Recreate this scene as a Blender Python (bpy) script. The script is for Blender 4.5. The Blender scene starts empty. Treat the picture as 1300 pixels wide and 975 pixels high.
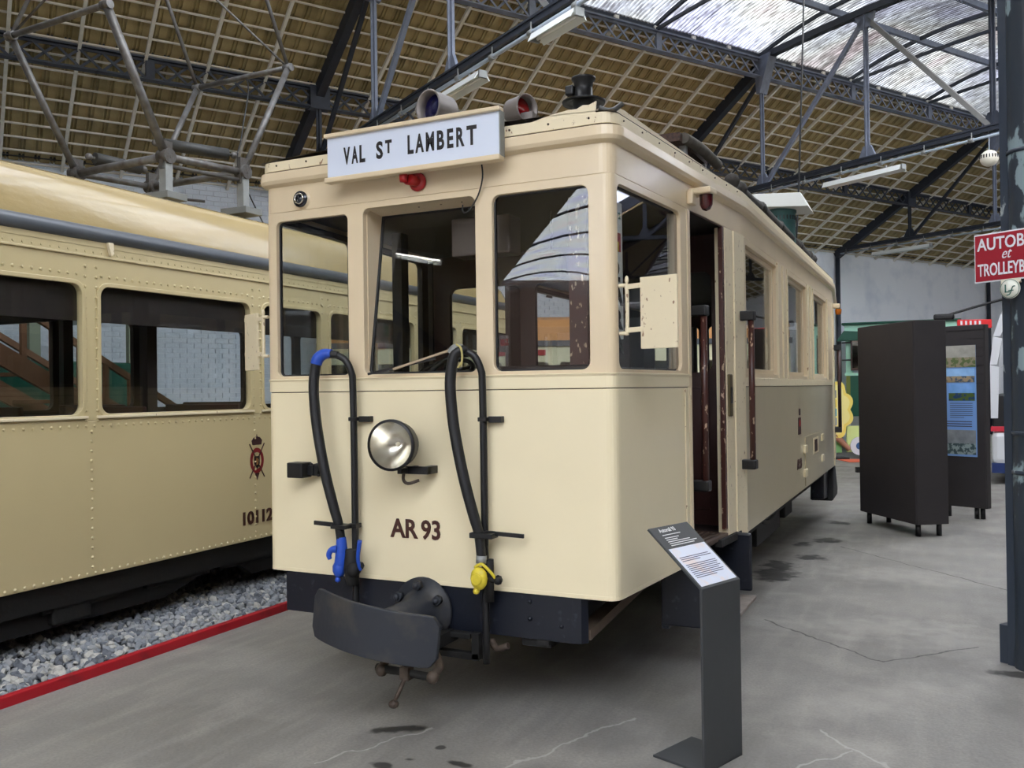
import bpy, bmesh, math, random
from mathutils import Matrix, Vector
from math import sin, cos, pi, radians
random.seed(7)
C = bpy.context.scene.collection
SC = bpy.context.scene
# ---------------------------------------------------------------- camera, world, exposure
PSI, TH, RO, F_PX = 0.4474, 0.0067, -0.0133, 1134.35
cam = bpy.data.objects.new('camera', bpy.data.cameras.new('camera')); C.objects.link(cam)
fw = Vector((-sin(PSI)*cos(TH), cos(PSI)*cos(TH), sin(TH)))
rt = fw.cross(Vector((0, 0, 1))).normalized(); up = rt.cross(fw)
rt2 = rt*cos(RO)+up*sin(RO); up2 = up*cos(RO)-rt*sin(RO)
m = Matrix((rt2, up2, -fw)).transposed().to_4x4(); m.translation = Vector((3.324, -3.8268, 1.6))
cam.matrix_world = m
cam.data.sensor_width = 36; cam.data.lens = F_PX/1300*36; cam.data.clip_start = 0.05; cam.data.clip_end = 300
SC.camera = cam
SC.view_settings.view_transform = 'Standard'; SC.view_settings.look = 'None'
SC.view_settings.gamma = 1; SC.view_settings.use_curve_mapping = False
SC.view_settings.exposure = 1.06
w = bpy.data.worlds.new('overcast_sky'); SC.world = w; w.use_nodes = True
bg = w.node_tree.nodes['Background']; bg.inputs[0].default_value = (0.90, 0.95, 1.0, 1); bg.inputs[1].default_value = 5.0
AL = 0.557                                   # the hall stands skewed to the tracks
HM = Matrix.Rotation(pi/2-AL, 4, 'Z')        # hall frame: x along the nave, y across it
U = Vector((sin(AL), cos(AL), 0)); V = Vector((-cos(AL), sin(AL), 0))

# ---------------------------------------------------------------- materials
def lin(c):
    return tuple(((x/255)/12.92 if x/255 < .04045 else ((x/255+.055)/1.055)**2.4) for x in c)
MATS = {}
def mat(name, rgb, rough=.5, metal=0, noise=0, scale=8, bump=0, bscale=60, col2=None, spec=None, coat=0, stretch=(1,1,1), thr=None, emit=None):
    """procedural principled material; rgb are sRGB 0..255; col2 mixes in by noise (thr=(lo,hi) sharpens into chips)"""
    if name in MATS: return MATS[name]
    M = bpy.data.materials.new(name); M.use_nodes = True; nt = M.node_tree; P = nt.nodes['Principled BSDF']
    c = lin(rgb)
    P.inputs['Roughness'].default_value = rough; P.inputs['Metallic'].default_value = metal
    P.inputs['Base Color'].default_value = (*c, 1)
    if coat: P.inputs['Coat Weight'].default_value = coat; P.inputs['Coat Roughness'].default_value = .12
    if spec is not None: P.inputs['Specular IOR Level'].default_value = spec
    if emit: P.inputs['Emission Color'].default_value = (*c, 1); P.inputs['Emission Strength'].default_value = emit
    if noise or bump or col2:
        tc = nt.nodes.new('ShaderNodeTexCoord'); mp = nt.nodes.new('ShaderNodeMapping'); mp.inputs['Scale'].default_value = stretch
        nt.links.new(tc.outputs['Object'], mp.inputs[0])
    if noise or col2:
        n = nt.nodes.new('ShaderNodeTexNoise'); n.inputs['Scale'].default_value = scale; n.inputs['Detail'].default_value = 6
        nt.links.new(mp.outputs[0], n.inputs['Vector'])
        r = nt.nodes.new('ShaderNodeMapRange')
        lo, hi = thr or (.3, .7)
        r.inputs[1].default_value = lo; r.inputs[2].default_value = hi
        nt.links.new(n.outputs['Fac'], r.inputs[0])
        mx = nt.nodes.new('ShaderNodeMix'); mx.data_type = 'RGBA'
        c2 = lin(col2) if col2 else tuple(x*(1-noise) for x in c)
        mx.inputs[6].default_value = (*c, 1); mx.inputs[7].default_value = (*c2, 1)
        nt.links.new(r.outputs[0], mx.inputs[0]); nt.links.new(mx.outputs[2], P.inputs['Base Color'])
    if bump:
        n = nt.nodes.new('ShaderNodeTexNoise'); n.inputs['Scale'].default_value = bscale; n.inputs['Detail'].default_value = 4
        nt.links.new(mp.outputs[0], n.inputs['Vector'])
        b = nt.nodes.new('ShaderNodeBump'); b.inputs['Strength'].default_value = bump; b.inputs['Distance'].default_value = .01
        nt.links.new(n.outputs['Fac'], b.inputs['Height']); nt.links.new(b.outputs[0], P.inputs['Normal'])
    MATS[name] = M
    return M
def glass(name, tint=(.955, .965, .96), rough=0.0, refl=1.0):
    if name in MATS: return MATS[name]
    M = bpy.data.materials.new(name); M.use_nodes = True; nt = M.node_tree; nt.nodes.clear()
    o = nt.nodes.new('ShaderNodeOutputMaterial'); mx = nt.nodes.new('ShaderNodeMixShader')
    t = nt.nodes.new('ShaderNodeBsdfTransparent'); t.inputs[0].default_value = (*tint, 1)
    g = nt.nodes.new('ShaderNodeBsdfGlossy'); g.inputs['Roughness'].default_value = rough
    f = nt.nodes.new('ShaderNodeFresnel'); gm = nt.nodes.new('ShaderNodeNewGeometry')   # same reflectance seen from either face
    ir = nt.nodes.new('ShaderNodeMapRange'); ir.inputs[3].default_value = 1.5; ir.inputs[4].default_value = 1/1.5
    nt.links.new(gm.outputs['Backfacing'], ir.inputs[0]); nt.links.new(ir.outputs[0], f.inputs[0])
    mm = nt.nodes.new('ShaderNodeMath'); mm.operation = 'MULTIPLY'; mm.inputs[1].default_value = 1.0*refl; mm.use_clamp = True
    nt.links.new(f.outputs[0], mm.inputs[0])
    nt.links.new(mm.outputs[0], mx.inputs[0]); nt.links.new(t.outputs[0], mx.inputs[1]); nt.links.new(g.outputs[0], mx.inputs[2])
    nt.links.new(mx.outputs[0], o.inputs[0]); MATS[name] = M
    return M
def sheet_mat(name, trans, lucent, stain):
    """weathered translucent corrugated sheet: lets part of the sky straight through, scatters part"""
    M = bpy.data.materials.new(name); M.use_nodes = True; nt = M.node_tree; nt.nodes.clear(); L = nt.links.new
    o = nt.nodes.new('ShaderNodeOutputMaterial')
    tc = nt.nodes.new('ShaderNodeTexCoord')
    geo = nt.nodes.new('ShaderNodeNewGeometry')
    mp = nt.nodes.new('ShaderNodeMapping'); mp.inputs['Rotation'].default_value = (0, 0, -(pi/2-AL)); L(geo.outputs['Position'], mp.inputs[0])
    mp2 = nt.nodes.new('ShaderNodeMapping'); mp2.inputs['Scale'].default_value = (26, 4.5, 3); L(mp.outputs[0], mp2.inputs[0])
    n1 = nt.nodes.new('ShaderNodeTexNoise'); n1.inputs['Scale'].default_value = 1.0; n1.inputs['Detail'].default_value = 5; L(mp2.outputs[0], n1.inputs['Vector'])
    n2 = nt.nodes.new('ShaderNodeTexNoise'); n2.inputs['Scale'].default_value = .55; n2.inputs['Detail'].default_value = 3; L(mp.outputs[0], n2.inputs['Vector'])
    cr = nt.nodes.new('ShaderNodeValToRGB'); e = cr.color_ramp.elements
    e[0].position = .38; e[0].color = (.30*stain+(1-stain), .28*stain+(1-stain), .27*stain+(1-stain), 1)
    e[1].position = .60; e[1].color = (1, 1, 1, 1); L(n1.outputs['Fac'], cr.inputs[0])
    cr2 = nt.nodes.new('ShaderNodeValToRGB'); e = cr2.color_ramp.elements
    e[0].position = .36; e[0].color = (.80, .80, 1.0, 1); e[1].position = .47; e[1].color = (.93, .95, 1, 1)
    a = e.new(.58); a.color = (1, .99, .93, 1); a = e.new(.68); a.color = (1, .84, .84, 1); L(n2.outputs['Fac'], cr2.inputs[0])
    mx = nt.nodes.new('ShaderNodeMix'); mx.data_type = 'RGBA'; mx.blend_type = 'MULTIPLY'; mx.inputs[0].default_value = 1
    L(cr.outputs[0], mx.inputs[6]); L(cr2.outputs[0], mx.inputs[7])
    sx_ = nt.nodes.new('ShaderNodeSeparateXYZ'); L(mp.outputs[0], sx_.inputs[0])
    m1 = nt.nodes.new('ShaderNodeMath'); m1.operation = 'MULTIPLY'; m1.inputs[1].default_value = 2*pi/.0793; L(sx_.outputs[0], m1.inputs[0])
    m2 = nt.nodes.new('ShaderNodeMath'); m2.operation = 'SINE'; L(m1.outputs[0], m2.inputs[0])
    m3 = nt.nodes.new('ShaderNodeMapRange'); m3.inputs[1].default_value = -.9; m3.inputs[2].default_value = .5; m3.inputs[3].default_value = 1-.62*stain; m3.inputs[4].default_value = 1; L(m2.outputs[0], m3.inputs[0])
    mz = nt.nodes.new('ShaderNodeMix'); mz.data_type = 'RGBA'; mz.blend_type = 'MULTIPLY'; mz.inputs[0].default_value = 1; L(mx.outputs[2], mz.inputs[6]); L(m3.outputs[0], mz.inputs[7]); mx = mz
    def scaled(k):
        v = nt.nodes.new('ShaderNodeMix'); v.data_type = 'RGBA'; v.blend_type = 'MULTIPLY'; v.inputs[0].default_value = 1
        v.inputs[7].default_value = (k, k, k, 1); L(mx.outputs[2], v.inputs[6]); return v.outputs[2]
    t = nt.nodes.new('ShaderNodeBsdfTransparent'); L(scaled(trans), t.inputs[0])
    l = nt.nodes.new('ShaderNodeBsdfTranslucent'); L(scaled(lucent), l.inputs[0])
    ad = nt.nodes.new('ShaderNodeAddShader'); L(t.outputs[0], ad.inputs[0]); L(l.outputs[0], ad.inputs[1]); L(ad.outputs[0], o.inputs[0])
    MATS[name] = M; return M

CREAM = mat('cream_paint', (240, 226, 190), .38, noise=.07, scale=1.6, bump=.05, bscale=9, coat=.25)
CREAM2 = mat('pinkish_cream_paint', (226, 206, 172), .36, noise=.08, scale=3, bump=.10, bscale=14, coat=.35)
CREAM_CHIP = mat('chipped_cream_paint', (226, 212, 180), .45, col2=(150, 120, 95), scale=55, thr=(.66, .69), bump=.12, bscale=40, stretch=(1, 1, .5))
YEL = mat('yellowish_cream_paint', (198, 182, 140), .33, noise=.06, scale=1.3, bump=.04, bscale=6, coat=.3)
YROOF = mat('ochre_cream_paint', (182, 160, 112), .22, noise=.10, scale=1.5, bump=.35, bscale=5, coat=.5, stretch=(1, 1, 2.5))
SEAM = mat('seam_shadow_gap', (70, 52, 44), .8)
NAVY = mat('navy_black_paint', (19, 23, 34), .35, col2=(60, 62, 72), scale=18, thr=(.62, .78), bump=.15, bscale=30)
BLACK = mat('black_paint', (22, 22, 25), .45, noise=.3, scale=20)
UNDER = mat('greasy_black_iron', (20, 19, 19), .7, noise=.4, scale=12, bump=.3, bscale=30)
RUBBER = mat('black_rubber', (24, 24, 27), .5, bump=.15, bscale=80)
BUF = mat('worn_blue_black_iron', (48, 51, 58), .55, col2=(78, 74, 68), scale=7, thr=(.5, .8), bump=.2, bscale=25, metal=.2)
RUST = mat('rusty_grey_iron', (92, 80, 70), .65, col2=(60, 48, 40), scale=25, metal=.3, bump=.3)
BROWN = mat('dark_brown_varnish', (62, 34, 32), .4, noise=.25, scale=6, stretch=(1, 1, .2))
BROWNCHIP = mat('chipped_brown_varnish', (70, 36, 30), .4, col2=(190, 165, 140), scale=45, thr=(.61, .65), stretch=(1, 1, .45))
INT = mat('interior_dark_wood', (40, 32, 30), .5, noise=.3, scale=5)
INTC = mat('interior_ceiling_paint', (60, 58, 56), .6)
INTBLK = mat('interior_black_enamel', (18, 20, 26), .35)
CHROME = mat('polished_reflector', (232, 228, 216), .26, metal=1, noise=.25, scale=9, bump=.3, bscale=7)
BLUE = mat('blue_enamel', (38, 82, 190), .4, noise=.2, scale=30)
YELLOW = mat('yellow_enamel', (226, 205, 60), .45, noise=.2, scale=40)
REDM = mat('red_enamel', (176, 32, 36), .35, noise=.15, scale=20)
DRED = mat('dark_red_lens', (70, 12, 20), .12, coat=.6)
REDL = mat('red_lens', (128, 16, 18), .15, coat=.5)
BLUEL = mat('dark_blue_lens', (14, 15, 62), .12, coat=.5)
AMBER = mat('amber_lens', (200, 110, 30), .2)
GALV = mat('galvanised_grey', (150, 152, 150), .55, noise=.25, scale=12, metal=.3)
SIGNW = mat('pale_blue_white_enamel', (216, 224, 240), .3, noise=.04, scale=4)
INK = mat('black_lettering', (26, 22, 24), .4)
INKB = mat('brown_lettering', (66, 34, 26), .45)
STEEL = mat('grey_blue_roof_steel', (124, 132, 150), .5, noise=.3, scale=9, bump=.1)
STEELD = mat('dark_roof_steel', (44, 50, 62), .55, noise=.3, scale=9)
COLM = mat('dark_blue_black_column_paint', (46, 54, 64), .38, col2=(132, 150, 156), scale=4, thr=(.575, .59), bump=.25, bscale=22, stretch=(1, 1, .5))
COLM2 = mat('plain_column_paint', (50, 58, 70), .3, col2=(150, 158, 160), scale=7, thr=(.62, .64), bump=.1, bscale=10, stretch=(1, 1, .4))
LATH = mat('whitewashed_batten', (240, 236, 226), .8, noise=.15, scale=10)
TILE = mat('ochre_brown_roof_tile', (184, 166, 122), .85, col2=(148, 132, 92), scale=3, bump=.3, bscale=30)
TILEB = mat('darker_olive_roof_tile', (166, 150, 108), .85, col2=(132, 118, 82), scale=5, bump=.3, bscale=30)  # darker olive tone scattered among the tiles, also used for the plain boarding
BRICK = mat('white_painted_brick', (228, 236, 246), .8, noise=.12, scale=3, bump=.3, bscale=30)
MORTAR = mat('white_limewashed_wall', (244, 248, 253), .85, col2=(214, 222, 234), scale=1.6, thr=(.5, .85), bump=.5, bscale=5)
LAMPW = mat('white_lamp_reflector', (225, 228, 226), .4)
CONDUIT = mat('pale_blue_grey_conduit', (170, 182, 196), .4)
KERB = mat('red_kerb_paint', (172, 18, 34), .45, col2=(110, 20, 30), scale=6, thr=(.55, .8))
PANEL = mat('anthracite_panel', (62, 64, 66), .55, noise=.08, scale=14, bump=.03)
BOX = mat('black_brown_board', (50, 46, 48), .7, noise=.12, scale=5)
PAPER = mat('pale_printed_sheet', (214, 220, 236), .35, col2=(226, 212, 210), scale=9, thr=(.5, .62))
GREYSTRIP = mat('slate_grey_gutter', (92, 97, 104), .35, noise=.15, scale=5)
PANTO = mat('pantograph_grey_tube', (118, 118, 118), .45, col2=(84, 78, 72), scale=14, metal=.4, bump=.1)
PANTOD = mat('pantograph_dark_iron', (84, 84, 82), .6, col2=(74, 66, 60), scale=20, metal=.3, bump=.3)
GLASS = glass('window_glass')
GLASSD = glass('dim_window_glass', (.92, .94, .94))
GREENP = mat('dark_green_paint', (22, 84, 68), .35)
MINT = mat('mint_green_paint', (184, 240, 216), .4)
ORANGE = mat('orange_roof_paint', (222, 160, 98), .45)
CREAMT = mat('pale_cream_paint', (226, 224, 188), .4)
TURQ = mat('turquoise_upholstery', (70, 165, 170), .6)
WHITEP = mat('white_gloss_paint', (225, 228, 234), .25)
WOOD = mat('brown_stair_wood', (128, 92, 66), .5, noise=.2, scale=6)

# ---------------------------------------------------------------- object helpers
def tag(o, label=None, cat=None, group=None, kind=None):
    if label: o['label'] = label
    if cat: o['category'] = cat
    if group: o['group'] = group
    if kind: o['kind'] = kind
    return o
def empty(name, loc=(0, 0, 0), label=None, cat=None, group=None, kind=None, mtx=None):
    o = bpy.data.objects.new(name, None); C.objects.link(o); o.empty_display_size = .2
    o.matrix_world = mtx if mtx is not None else Matrix.Translation(loc)
    return tag(o, label, cat, group, kind)
def wm(o):
    M = o.matrix_basis.copy(); p = o.parent
    while p is not None: M = p.matrix_basis @ M; p = p.parent
    return M
class MB:
    def __init__(s): s.v = []; s.f = []; s.sm = []
    def add(s, vs, fs, sm=False):
        n = len(s.v); s.v += [tuple(v) for v in vs]; s.f += [tuple(i+n for i in f) for f in fs]; s.sm += [sm]*len(fs); return s
    def box(s, c, d, M=None):
        x, y, z = d[0]/2, d[1]/2, d[2]/2; c = Vector(c)
        vs = [Vector((a*x, b*y, e*z)) for e in (-1, 1) for b in (-1, 1) for a in (-1, 1)]
        if M is not None: vs = [M @ v for v in vs]
        return s.add([v+c for v in vs], [(0, 2, 3, 1), (4, 5, 7, 6), (0, 1, 5, 4), (2, 6, 7, 3), (0, 4, 6, 2), (1, 3, 7, 5)])
    def b2(s, lo, hi):
        return s.box([(a+b)/2 for a, b in zip(lo, hi)], [abs(b-a) for a, b in zip(lo, hi)])
    def beam(s, p, q, w_, h_, upv=(0, 0, 1)):
        p = Vector(p); q = Vector(q); d = q-p; L = d.length; d.normalize(); u_ = Vector(upv)
        if abs(d.dot(u_)) > .99: u_ = Vector((1, 0, 0))
        a = d.cross(u_).normalized(); b = a.cross(d)
        M = Matrix((d, a, b)).transposed()
        return s.box((p+q)/2, (L, w_, h_), M)
    def cyl(s, p, q, r, r2=None, n=12, caps=True):
        p = Vector(p); q = Vector(q); r2 = r if r2 is None else r2; d = (q-p).normalized()
        a = d.orthogonal().normalized(); b = d.cross(a)
        vs = []
        for c, rr in ((p, r), (q, r2)):
            for i in range(n): t = 2*pi*i/n; vs.append(c+(a*cos(t)+b*sin(t))*rr)
        s.add(vs, [(i, (i+1) % n, n+(i+1) % n, n+i) for i in range(n)], True)
        if caps:
            s.add(vs, [tuple(range(n-1, -1, -1)), tuple(range(n, 2*n))])
        return s
    def tube(s, pts, r, n=10, res=6):
        """smooth tube through points (Catmull-Rom)"""
        P = [Vector(p) for p in pts]; out = []; R_ = r if isinstance(r, (list, tuple)) else [r]*len(P); rr = []
        if len(P) == 2: res = 1
        for i in range(len(P)-1):
            p0 = P[max(i-1, 0)]; p1 = P[i]; p2 = P[i+1]; p3 = P[min(i+2, len(P)-1)]
            for k in range(res):
                t = k/res
                out.append(.5*((2*p1)+(p2-p0)*t+(2*p0-5*p1+4*p2-p3)*t*t+(3*p1-p0-3*p2+p3)*t**3)); rr.append(R_[i]*(1-t)+R_[i+1]*t)
        out.append(P[-1]); rr.append(R_[-1])
        a = None; vs = []
        for i, c in enumerate(out):
            d = (out[min(i+1, len(out)-1)]-out[max(i-1, 0)]).normalized()
            if a is None: a = d.orthogonal().normalized()
            a = (a-d*a.dot(d)).normalized(); b = d.cross(a)
            for k in range(n): t = 2*pi*k/n; vs.append(c+(a*cos(t)+b*sin(t))*rr[i])
        m_ = len(out)
        s.add(vs, [(j*n+i, j*n+(i+1) % n, (j+1)*n+(i+1) % n, (j+1)*n+i) for j in range(m_-1) for i in range(n)], True)
        s.add(vs, [tuple(range(n-1, -1, -1)), tuple(range((m_-1)*n, m_*n))])
        return s
    def lathe(s, prof, o=(0, 0, 0), axis=(0, 0, 1), n=24):
        o = Vector(o); d = Vector(axis).normalized(); a = d.orthogonal().normalized(); b = d.cross(a); vs = []
        for r, h in prof:
            for i in range(n): t = 2*pi*i/n; vs.append(o+d*h+(a*cos(t)+b*sin(t))*r)
        m_ = len(prof)
        return s.add(vs, [(j*n+i, j*n+(i+1) % n, (j+1)*n+(i+1) % n, (j+1)*n+i) for j in range(m_-1) for i in range(n)], True)
    def ball(s, c, r, n=12, sc=(1, 1, 1)):
        c = Vector(c); vs = []; k = n//2
        for j in range(k+1):
            ph = pi*j/k
            for i in range(n): t = 2*pi*i/n; vs.append(c+Vector((r*sc[0]*sin(ph)*cos(t), r*sc[1]*sin(ph)*sin(t), r*sc[2]*cos(ph))))
        return s.add(vs, [(j*n+i, (j+1)*n+i, (j+1)*n+(i+1) % n, j*n+(i+1) % n) for j in range(k) for i in range(n)], True)
    def prism(s, poly, d, conv=lambda a, b, c: (a, b, c)):
        """poly in (a,b), thickness d=(c0,c1); convex-ish ngon"""
        n = len(poly); vs = [conv(a, b, d[0]) for a, b in poly]+[conv(a, b, d[1]) for a, b in poly]
        return s.add(vs, [tuple(range(n-1, -1, -1)), tuple(range(n, 2*n))]+[(i, (i+1) % n, n+(i+1) % n, n+i) for i in range(n)])
    def mesh(s, name, m_):
        me = bpy.data.meshes.new(name); me.from_pydata(s.v, [], s.f); me.polygons.foreach_set('use_smooth', s.sm)
        bm = bmesh.new(); bm.from_mesh(me); bmesh.ops.remove_doubles(bm, verts=bm.verts, dist=1e-5)
        bmesh.ops.recalc_face_normals(bm, faces=bm.faces); bm.to_mesh(me); bm.free()
        if m_ is not None: me.materials.append(m_)
        return me
    def build(s, name, m_, parent=None, bevel=0, local=False, **kw):
        """vertices are given in world space, or in the parent's space with local=True"""
        me = s.mesh(name, m_); o = bpy.data.objects.new(name, me); C.objects.link(o)
        if parent is not None:
            o.parent = parent
            if not local: me.transform(wm(parent).inverted())
        if bevel:
            b = o.modifiers.new('bevel', 'BEVEL'); b.width = bevel; b.segments = 2; b.limit_method = 'ANGLE'
        return tag(o, **kw)
def link(name, me, parent, mtx=None, **kw):
    o = bpy.data.objects.new(name, me); C.objects.link(o)
    if parent is not None: o.parent = parent
    if mtx is not None: o.matrix_basis = mtx
    return tag(o, **kw)
def copy_tree(o, parent=None):
    c = o.copy(); C.objects.link(c); c.parent = parent
    for ch in list(o.children): copy_tree(ch, c)
    return c
def rrect(x0, z0, x1, z1, r, n=5):
    p = []
    for cx, cz, a0 in ((x1-r, z0+r, -90), (x1-r, z1-r, 0), (x0+r, z1-r, 90), (x0+r, z0+r, 180)):
        for i in range(n+1): t = radians(a0+90*i/n); p.append((cx+r*cos(t), cz+r*sin(t)))
    return p
def plate(name, outer, holes, th, m_, parent, M, bev=.004, **kw):
    """flat plate with rounded-rectangle holes; outline in local (x,z), thickness th goes to local +y (y=0 is the visible face)"""
    q = MB(); F = []           # front polygons as lists of (x,z)
    if len(outer) == 4 and holes:
        X0, X1 = min(p[0] for p in outer), max(p[0] for p in outer); Z0, Z1 = min(p[1] for p in outer), max(p[1] for p in outer)
        hs_ = sorted(holes, key=lambda h: min(p[0] for p in h))
        cuts = [X0]+[(max(p[0] for p in h)+min(p[0] for p in g))/2 for h, g in zip(hs_, hs_[1:])]+[X1]
        for h, c0, c1 in zip(hs_, cuts, cuts[1:]):
            n = len(h)//4; cor = [(c1, Z0), (c1, Z1), (c0, Z1), (c0, Z0)]
            for k in range(4):
                arc = h[k*n:(k+1)*n]
                for i in range(n-1): F.append([cor[k], arc[i+1], arc[i]])
                F.append([cor[k], cor[(k+1) % 4], h[((k+1)*n) % len(h)], arc[-1]])
        walls = [(h, 1) for h in hs_]; per = [(X0, Z0)]+[(c, Z0) for c in cuts[1:-1]]+[(X1, Z0), (X1, Z1)]+[(c, Z1) for c in reversed(cuts[1:-1])]+[(X0, Z1)]
        walls.append((per, 0))
    else:
        h = holes[0]; n = len(outer)
        for i in range(n): F.append([outer[i], outer[(i+1) % n], h[(i+1) % n], h[i]])
        walls = [(h, 1), (outer, 0)]
    for f in F:
        k = len(f); q.add([(x, 0, z) for x, z in f], [tuple(range(k))]); q.add([(x, th, z) for x, z in f], [tuple(range(k-1, -1, -1))])
    for ring, inner in walls:
        n = len(ring)
        for i in range(n):
            a_, b_ = ring[i], ring[(i+1) % n]; q.add([(a_[0], 0, a_[1]), (b_[0], 0, b_[1]), (b_[0], th, b_[1]), (a_[0], th, a_[1])], [(0, 1, 2, 3)])
    q.v = [tuple(M @ Vector(v)) for v in q.v]
    return q.build(name, m_, parent, bevel=bev, **kw)
def text(name, body, size, m_, parent, M, sx=1.0, depth=.002, bold=0.0, align='LEFT', **kw):
    cu = bpy.data.curves.new(name, 'FONT'); cu.body = body; cu.size = size; cu.extrude = depth; cu.offset = bold; cu.align_x = align; cu.resolution_u = 3
    tmp = bpy.data.objects.new('tmp', cu); C.objects.link(tmp)
    me = bpy.data.meshes.new_from_object(tmp); bpy.data.objects.remove(tmp); bpy.data.curves.remove(cu)
    me.transform(Matrix.Rotation(pi/2, 4, 'X') @ Matrix.Scale(sx, 4, (1, 0, 0)))
    me.transform(M); me.materials.clear(); me.materials.append(m_)
    if parent is not None: me.transform(wm(parent).inverted())
    return link(name, me, parent, **kw)
def frame_at(p, xdir, zdir=(0, 0, 1)):
    """matrix: local x along xdir, local z along zdir, local y = z cross x (into the surface, away from viewer)"""
    x = Vector(xdir).normalized(); z = Vector(zdir); z = (z-x*z.dot(x)).normalized(); y = z.cross(x)
    M = Matrix((x, y, z)).transposed().to_4x4(); M.translation = Vector(p); return M
def offset_path(pts, d):
    """offset an open 2D path to its right by d (mitred)"""
    out = []
    for i, p in enumerate(pts):
        a = Vector(pts[max(i-1, 0)]); b = Vector(p); c = Vector(pts[min(i+1, len(pts)-1)])
        d1 = (b-a).normalized() if i > 0 else (c-b).normalized(); d2 = (c-b).normalized() if i < len(pts)-1 else d1
        n1 = Vector((d1.y, -d1.x)); n2 = Vector((d2.y, -d2.x)); n_ = (n1+n2)
        n_ = n_/max(n_.length_squared, 1e-6)*2
        out.append((b.x+n_.x*d, b.y+n_.y*d))
    return out
def wall_path(mb, pts, sec, closed=False):
    """sweep a cross section sec [(outward offset, z)...] (closed loop) along a 2D path; outward = right of path"""
    rings = []
    for off, z in sec: rings.append([(x, y, z) for x, y in offset_path(pts, off)])
    n = len(pts); k = len(sec); vs = [rings[j][i] for i in range(n) for j in range(k)]
    fs = [(i*k+j, i*k+(j+1) % k, (i+1)*k+(j+1) % k, (i+1)*k+j) for i in range(n-1) for j in range(k)]
    mb.add(vs, fs); mb.add(vs, [tuple(range(k)), tuple((n-1)*k+j for j in range(k-1, -1, -1))])
    return mb
def rounded(pts, r, n=6):
    """round the interior corners of an open 2D path"""
    out = [pts[0]]
    for i in range(1, len(pts)-1):
        a, b, c = Vector(pts[i-1]), Vector(pts[i]), Vector(pts[i+1])
        rr = r[i] if isinstance(r, dict) and i in r else (0 if isinstance(r, dict) else r)
        if rr == 0: out.append(tuple(b)); continue
        rr = min(rr, (a-b).length*.85, (c-b).length*.85); p = b+(a-b).normalized()*rr; q = b+(c-b).normalized()*rr
        for k in range(n+1):
            t = k/n; out.append(tuple(p*(1-t)**2+b*2*t*(1-t)+q*t*t))
    out.append(pts[-1]); return out
def hall(u_, v_, z_): return HM @ Vector((u_, v_, z_))
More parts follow.
